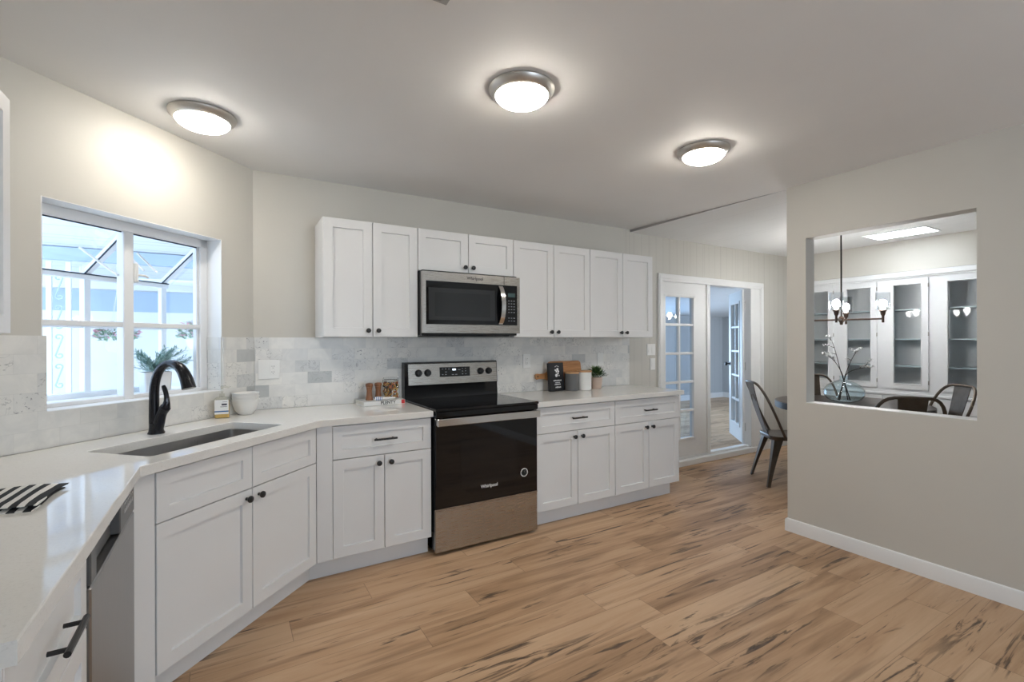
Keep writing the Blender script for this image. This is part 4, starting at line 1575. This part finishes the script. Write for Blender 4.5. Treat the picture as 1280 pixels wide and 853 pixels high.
def bush(parent, mat, n, c, rx, rz, ln, wd_, rng, name='foliage'):
    mb = MB()
    for _ in range(n):
        a = rng.uniform(0, 2 * PI)
        t = rng.uniform(-0.15, 1)
        q = math.sqrt(max(0, 1 - t * t)) * rng.uniform(0.35, 1.0)
        p = Vector((c[0] + rx * q * math.cos(a), c[1] + rx * q * math.sin(a), c[2] + rz * t * rng.uniform(0.5, 1)))
        d = Vector((math.cos(a) * (0.4 + q), math.sin(a) * (0.4 + q), 0.2 + t + rng.uniform(-0.3, 0.5)))
        leaf(mb, p, d, ln * rng.uniform(0.7, 1.2), wd_)
    return mb.build(name, mat, parent, smooth=0)


bush(pp, GREEN1, 230, (0, 0, 0.112), 0.082, 0.075, 0.034, 0.007, rng)
bush(pp, GREEN2, 120, (0, 0, 0.115), 0.085, 0.078, 0.032, 0.007, rng, 'young_leaves')
mb = MB()
for k in range(12):
    a = 2 * PI * k / 12
    mb.tube([(0.01 * math.cos(a), 0.01 * math.sin(a), 0.086), (0.05 * math.cos(a), 0.05 * math.sin(a), 0.15)], 0.0014, 5)
mb.build('stems', GREEN1, pp)

# conifer sprigs in a white pot on the garden window sill
px, py = diag_pt(0.455, 0.225)
wp = thing('window_plant', 'feathery blue green plant in a square white pot on the window sill', 'plant', (px, py, WZ0 + 0.002), math.radians(20))
PT = paint('white_planter', (0.74, 0.73, 0.72, 1), 0.45, var=0.02)
MB().loft([rr(-0.058, 0.058, -0.058, 0.058, 0.010, 0), rr(-0.064, 0.064, -0.064, 0.064, 0.010, 0.118), rr(-0.056, 0.056, -0.056, 0.056, 0.010, 0.118), rr(-0.054, 0.054, -0.054, 0.054, 0.010, 0.1)]).build('pot', PT, wp)
SPR = paint('conifer_green', (0.19, 0.30, 0.27, 1), 0.6, var=0.3, scale=40)
SPR2 = paint('conifer_blue', (0.36, 0.50, 0.47, 1), 0.6, var=0.3, scale=40)
rng = random.Random(5)
mbs = [MB(), MB()]
mbst = MB()
for k in range(40):
    a = rng.uniform(0, 2 * PI)
    sp_ = rng.uniform(0.05, 0.165)
    hgt = rng.uniform(0.09, 0.20) - 0.35 * max(0, sp_ - 0.1)
    p0 = Vector((0, 0, 0.10))
    p3 = Vector((sp_ * math.cos(a), sp_ * math.sin(a), 0.10 + hgt * 0.75))
    cur = bez(p0, p0 + Vector((0.01 * math.cos(a), 0.01 * math.sin(a), hgt * 0.5)), p3 * 0.7 + Vector((0, 0, hgt * 0.22)), p3, 8)
    mbst.tube(cur, 0.0016, 5)
    m_ = mbs[k % 2]
    for i in range(2, 9):
        d = (cur[i] - cur[i - 1]).normalized()
        for q in range(5):
            b_ = q / 5 * 2 * PI + i
            side = d.cross(Vector((math.cos(b_), math.sin(b_), 0.3))).normalized()
            leaf(m_, cur[i] - d * 0.008 * (q % 2), d * 0.8 + side * 0.7, 0.026, 0.0036)
mbs[0].build('foliage', SPR, wp, smooth=0)
mbs[1].build('light_foliage', SPR2, wp, smooth=0)
mbst.build('stems', SPR, wp)

# ------------------------------------------------------------------ dining room
TCX, TCY = 5.02, 2.22
TABW = wood('dark_table_wood', (0.035, 0.025, 0.02, 1), (0.085, 0.06, 0.045, 1), (3, 30, 30), 0.35)
GUN = paint('gunmetal', (0.035, 0.034, 0.034, 1), 0.32, metal=0.7, var=0.15, scale=12)
tb = thing('dining_table', 'round dark dining table in the room beyond the half wall', 'table', (TCX, TCY, 0), 0)
MB().lathe([(0, 0.712), (0.60, 0.712), (0.612, 0.72), (0.612, 0.738), (0.604, 0.744), (0, 0.744)], 64).build('tabletop', TABW, tb)
MB().lathe([(0.590, 0.680), (0.616, 0.680), (0.616, 0.7385), (0.6125, 0.7385), (0.6125, 0.711), (0.590, 0.711), (0.590, 0.680)], 64).build('metal_rim', GUN, tb)
MB().lathe([(0, 0.0), (0.28, 0.0), (0.29, 0.012), (0.27, 0.025), (0.08, 0.05), (0.055, 0.1), (0.05, 0.5), (0.07, 0.66), (0.2, 0.70), (0.2, 0.7115), (0, 0.7115)], 32).build('pedestal', GUN, tb)

# metal café chair (faces local +y)
CHM = paint('worn_gunmetal', (0.12, 0.098, 0.08, 1), 0.33, metal=0.85, var=0.25, scale=9)


def cafe_chair(label, loc, rz):
    r = thing('metal_chair', label, 'chair', loc, rz, 'metal chairs round the dining table')
    zs = 0.452
    mb = MB()
    mb.loft([rr(-0.185, 0.185, -0.185, 0.185, 0.075, zs - 0.035, 5), rr(-0.19, 0.19, -0.19, 0.19, 0.08, zs - 0.008, 5),
             rr(-0.185, 0.185, -0.185, 0.185, 0.078, zs, 5), rr(-0.15, 0.15, -0.15, 0.15, 0.065, zs - 0.004, 5), rr(-0.05, 0.05, -0.05, 0.05, 0.04, zs - 0.006, 5)])
    mb.build('seat', CHM, r)
    for sx_ in (-1, 1):
        for sy_ in (-1, 1):
            rings = []
            for t in [k / 8 for k in range(9)]:
                z = (zs - 0.03) * (1 - t)
                cx = sx_ * (0.145 + 0.068 * t)
                cy = sy_ * (0.145 + 0.072 * t) + (-0.015 * t if sy_ < 0 else 0)
                wd_ = 0.048 * (1 - t) ** 1.6 + 0.016
                rings.append([(cx - sx_ * wd_, cy + sy_ * 0.012, z), (cx + sx_ * 0.012, cy + sy_ * 0.012, z), (cx + sx_ * 0.012, cy - sy_ * wd_, z),
                              (cx + sx_ * 0.006, cy - sy_ * wd_, z), (cx - sx_ * 0.002, cy - sy_ * 0.002, z), (cx - sx_ * wd_, cy + sy_ * 0.006, z)])
            MB().loft(rings).build('leg', CHM, r)
    # hoop of the back
    pts = [(-0.183, -0.07, zs - 0.01)]
    pts += bez((-0.186, -0.08, zs), (-0.215, -0.17, zs + 0.20), (-0.235, -0.28, zs + 0.47), (-0.10, -0.315, zs + 0.485), 12)
    pts += [(0.0, -0.318, zs + 0.488)]
    q = [(-p[0], p[1], p[2]) for p in pts[:-1]][::-1]
    MB().tube([tuple(p) for p in pts] + q, 0.0115, 8).build('back_frame', CHM, r)
    mb = MB()
    rings = []
    for t in [k / 8 for k in range(9)]:
        y = -0.165 - 0.15 * t - 0.012 * math.sin(t * PI)
        z = zs - 0.015 + 0.497 * t
        hw = 0.052 + 0.032 * t
        rings.append([(-hw, y, z), (hw, y, z), (hw, y - 0.006, z), (-hw, y - 0.006, z)])
    mb.loft(rings)
    sp_ = mb.build('splat', CHM, r)
    pts = []
    for k in range(15):
        a = PI * k / 14
        x = 0.048 * math.cos(a)
        z = zs + 0.31 + 0.06 * math.sin(a)
        t = (z - zs + 0.015) / 0.497
        pts.append((x, -0.165 - 0.15 * t - 0.012 * math.sin(t * PI) - 0.006, z))
    MB().tube(pts, 0.004, 6).build('embossed_arch', CHM, sp_)
    return r


def face_to(dx, dy):
    return math.atan2(-dx, dy)


ch = cafe_chair('metal chair in the doorway, left of the half wall\'s end', (4.51, 2.53, 0), face_to(0.77, -0.63))
dup(ch, (4.20, 1.555, 0), face_to(0.80, 0.60), 'metal chair seen from behind through the pass-through, nearest the sill')
dup(ch, (5.10, 1.70, 0), face_to(-0.8, 0.6), 'metal chair on the right side of the table, before the china cabinet')
dup(ch, (5.51, 2.64, 0), face_to(-0.57, -0.82), 'metal chair at the far left, behind the glass vase')

# vase with blossom branches
vx, vy, vz = 5.05, 2.28, 0.744
VG = pane_glass('blue_vase_glass', (0.925, 0.975, 0.992, 1), 1.8)
o = MB().lathe([(0, 0), (0.10, 0), (0.155, 0.025), (0.188, 0.075), (0.185, 0.12), (0.150, 0.17), (0.09, 0.205), (0.045, 0.222), (0.036, 0.238), (0.043, 0.262),
                (0.039, 0.262), (0.031, 0.238), (0.040, 0.219), (0.086, 0.200), (0.145, 0.166), (0.179, 0.119), (0.182, 0.077), (0.150, 0.030), (0.098, 0.007), (0, 0.007)], 40).build('glass_vase', VG)
o.location = (vx, vy, vz)
o.scale = (0.9, 0.9, 0.93)
tag(o, 'squat pale blue glass vase on the dining table', 'vase')
BRK = paint('branch_bark', (0.035, 0.028, 0.024, 1), 0.7)
BLS = paint('blossom_white', (0.82, 0.82, 0.82, 1), 0.6, var=0.05)
rng = random.Random(14)
ca, sa = math.cos(math.radians(YAW)), math.sin(math.radians(YAW))


def branch(label, ang, lean, hgt, side):
    r = thing('blossom_branch', label, 'branch', (vx, vy, vz), 0, 'blossom branches in the vase')
    # lean direction in the room, measured round the vase
    dx, dy = math.cos(ang), math.sin(ang)
    base = Vector((-dx * 0.05, -dy * 0.05, 0.012))
    neck = Vector((dx * 0.012, dy * 0.012, 0.245))
    tip = Vector((dx * lean, dy * lean, hgt))
    cur = bez(base, base * 0.5 + Vector((0, 0, 0.12)), neck * 0.9, neck, 6) + bez(neck, neck + Vector((dx * 0.03, dy * 0.03, 0.06)), tip * 0.6 + Vector((0, 0, hgt * 0.38)), tip, 8)[1:]
    nn_ = len(cur)
    mb = MB()
    mb.tube(cur, [0.0055 - 0.0035 * i / (nn_ - 1) for i in range(nn_)], 6)
    pts = [cur[-1], cur[-2], cur[-3]]
    for k in range(side):
        i = nn_ - 3 - k
        d = Vector((dx * rng.uniform(-0.2, 1) - dy * rng.uniform(-1, 1), dy + dx * rng.uniform(-1, 1), rng.uniform(-0.1, 0.8))).normalized() * rng.uniform(0.05, 0.10)
        mb.tube([cur[i], cur[i] + d * 0.5 + Vector((0, 0, 0.01)), cur[i] + d], [0.003, 0.0025, 0.0015], 5)
        pts += [cur[i] + d, cur[i] + d * 0.6]
    mb.build('twig', BRK, r)
    mb = MB()
    for p in pts:
        for q in range(5):
            a = 2 * PI * q / 5 + rng.random()
            leaf(mb, p, Vector((math.cos(a), math.sin(a), rng.uniform(-0.2, 0.7))), 0.030, 0.013)
        for q in range(4):
            a = 2 * PI * q / 4 + rng.random()
            leaf(mb, p + Vector((0, 0, 0.005)), Vector((math.cos(a), math.sin(a), 0.8)), 0.024, 0.011)
    mb.build('blossoms', BLS, r, smooth=0)


def cam_dir(right, away=0.0):
    v = Vector((right * ca + away * sa, -right * sa + away * ca, 0))
    return math.atan2(v.y, v.x)


branch('tallest blossom branch, arching up from the vase', cam_dir(-1, 0.3), 0.13, 0.62, 3)
branch('blossom branch leaning left over the vase', cam_dir(-1, -0.3), 0.20, 0.43, 2)
branch('blossom branch reaching right with a cluster at its tip', cam_dir(1, 0.2), 0.19, 0.50, 3)
branch('blossom branch drooping low to the right of the vase', cam_dir(1, -0.2), 0.24, 0.33, 2)

# chandelier
BRZ = paint('bronze_metal', (0.11, 0.075, 0.058, 1), 0.35, metal=0.8, var=0.1)
STM = paint('dark_stem', (0.03, 0.026, 0.024, 1), 0.4, metal=0.6)
CHPANE = pane_glass('shade_glass', (0.93, 0.94, 0.95, 1), 3.0)
chd = thing('chandelier', 'bronze chandelier with clear glass shades above the dining table', 'chandelier', (5.05, 2.30, 0), 0)
MB().lathe([(0, 2.392), (0.06, 2.392), (0.06, 2.385), (0.02, 2.365), (0.007, 2.36), (0.007, 1.50), (0, 1.50)], 16).build('stem', STM, chd)
MB().lathe([(0, 1.475), (0.012, 1.478), (0.016, 1.50), (0.024, 1.51), (0.024, 1.545), (0.012, 1.56), (0, 1.56)], 16).build('hub', BRZ, chd)
BULB = glow('lit_bulb', (1.0, 0.975, 0.945, 1), BULB_STRENGTH)
RA = 0.315
for k in range(4):
    a = math.radians(-72.5 + 90 * k)
    dx, dy = math.cos(a), math.sin(a)
    ex, ey = RA * dx, RA * dy
    am = MB().tube([(0.02 * dx, 0.02 * dy, 1.525), (ex, ey, 1.525)], 0.008, 8).build('arm', BRZ, chd)
    MB().lathe([(0, 1.49), (0.010, 1.49), (0.010, 1.55), (0.018, 1.565), (0.022, 1.59), (0.030, 1.595), (0.030, 1.602), (0, 1.603)], 14, (ex, ey, 0)).build('socket', BRZ, am)
    MB().lathe([(0.020, 1.603), (0.052, 1.606), (0.055, 1.62), (0.055, 1.765), (0.052, 1.765), (0.052, 1.622), (0.020, 1.608), (0.020, 1.603)], 24, (ex, ey, 0)).build('glass_shade', CHPANE, am)
    prof = [(0, 1.61), (0.013, 1.612), (0.013, 1.63)]
    for q in range(1, 8):
        t = q / 8 * PI
        prof.append((0.031 * math.sin(t * 0.92 + 0.25), 1.665 - 0.034 * math.cos(t)))
    prof.append((0, 1.70))
    MB().lathe(prof, 16, (ex, ey, 0)).build('bulb', BULB, am)

# fluorescent ceiling panel of the dining room
pnl = thing('ceiling_light_panel', 'flat rectangular light panel in the dining room ceiling', 'ceiling light', (5.755, 2.085, 2.392), 0)
mb = MB()
wall_panels(mb, -0.18, 0.18, -0.26, 0.26, -0.006, 0.0, [(-0.165, 0.165, -0.245, 0.245)])
for v in mb.bm.verts:
    v.co = Vector((v.co.x, v.co.z, v.co.y))
mb.build('frame', TRIM, pnl)
MB().box(-0.165, 0.165, -0.245, 0.245, -0.004, -0.001).build('diffuser', glow('panel_glow', (0.84, 0.93, 1.0, 1), PANEL_STRENGTH), pnl)

# built-in china cabinet
CHW = paint('china_cabinet_white', (0.78, 0.79, 0.80, 1), 0.4, var=0.01)
cc_ = thing('china_cabinet', 'white built-in china cabinet with glass doors along the dining room wall', 'cabinet', (6.2, -0.3, 0), -PI / 2)
# local x runs toward -Y, so build from the back wall: local x = (-0.3) - Y
LX0, LX1 = -0.3 - 3.405, -0.3 - (-0.3)
GZ0, GZ1 = 0.865, 1.915
centers = [3.08, 2.64, 2.187, 1.735, 1.28, 0.83]
GWD = 0.235
mb = MB()
holes = [(-0.3 - (cy + GWD / 2 + 0.05), -0.3 - (cy - GWD / 2 - 0.05), GZ0 - 0.05, GZ1 + 0.05) for cy in centers]
wall_panels(mb, LX0, LX1, 0.0, 2.055, 0.0, 0.02, holes)
mb.box(LX0, LX1, 0.33, 0.345, 0.0, 2.055)
mb.box(LX0, LX1, 0.02, 0.33, 2.03, 2.055)
mb.box(LX0, LX1, 0.02, 0.33, 0.74, 0.76)
mb.build('case', CHW, cc_)
mb = MB()
mb.box(LX0, LX1, -0.03, 0.0, 2.0, 2.055, 0.006)
mb.box(LX0, LX1, -0.015, 0.0, 1.985, 2.0, 0.003)
mb.build('crown', CHW, cc_)
MB().box(LX0, LX1, -0.02, 0.0, 0.735, 0.76, 0.004).build('waist_ledge', CHW, cc_)
SHG = paint('shelf_edge', (0.42, 0.50, 0.53, 1), 0.3)
for z in (1.045, 1.335, 1.655):
    MB().box(LX0, LX1, 0.04, 0.32, z - 0.006, z + 0.006).build('shelf', SHG, cc_)
for cy in centers:
    xc = -0.3 - cy
    mb = MB()
    x0_, x1_ = xc - GWD / 2, xc + GWD / 2
    wall_panels(mb, x0_ - 0.06, x1_ + 0.06, GZ0 - 0.06, GZ1 + 0.06, -0.019, -0.001, [(x0_, x1_, GZ0, GZ1)])
    d = mb.build('door', CHW, cc_)
    mb = MB()
    e = 0.008
    for a, b_, c_, d_ in ((x0_ - e, x0_, GZ0 - e, GZ1 + e), (x1_, x1_ + e, GZ0 - e, GZ1 + e), (x0_, x1_, GZ0 - e, GZ0), (x0_, x1_, GZ1, GZ1 + e)):
        mb.box(a, b_, -0.025, -0.019, c_, d_, 0.002)
    mb.build('glazing_bead', CHW, d)
    MB().box(x0_, x1_, -0.012, -0.008, GZ0, GZ1).build('glass_pane', PANE3, d)
    mb = MB()
    for z in (GZ0 + 0.02, (GZ0 + GZ1) / 2, GZ1 - 0.02):
        mb.box(x1_ + 0.058, x1_ + 0.066, -0.022, -0.016, z - 0.02, z + 0.02)
    mb.build('hinge', STEEL, d)
for cy in centers:
    xc = -0.3 - cy
    for z0_, z1_ in ((0.10, 0.40), (0.42, 0.56), (0.58, 0.72)):
        d = MB().box(xc - 0.215, xc + 0.215, -0.016, -0.001, z0_, z1_, 0.004).build('drawer', CHW, cc_)
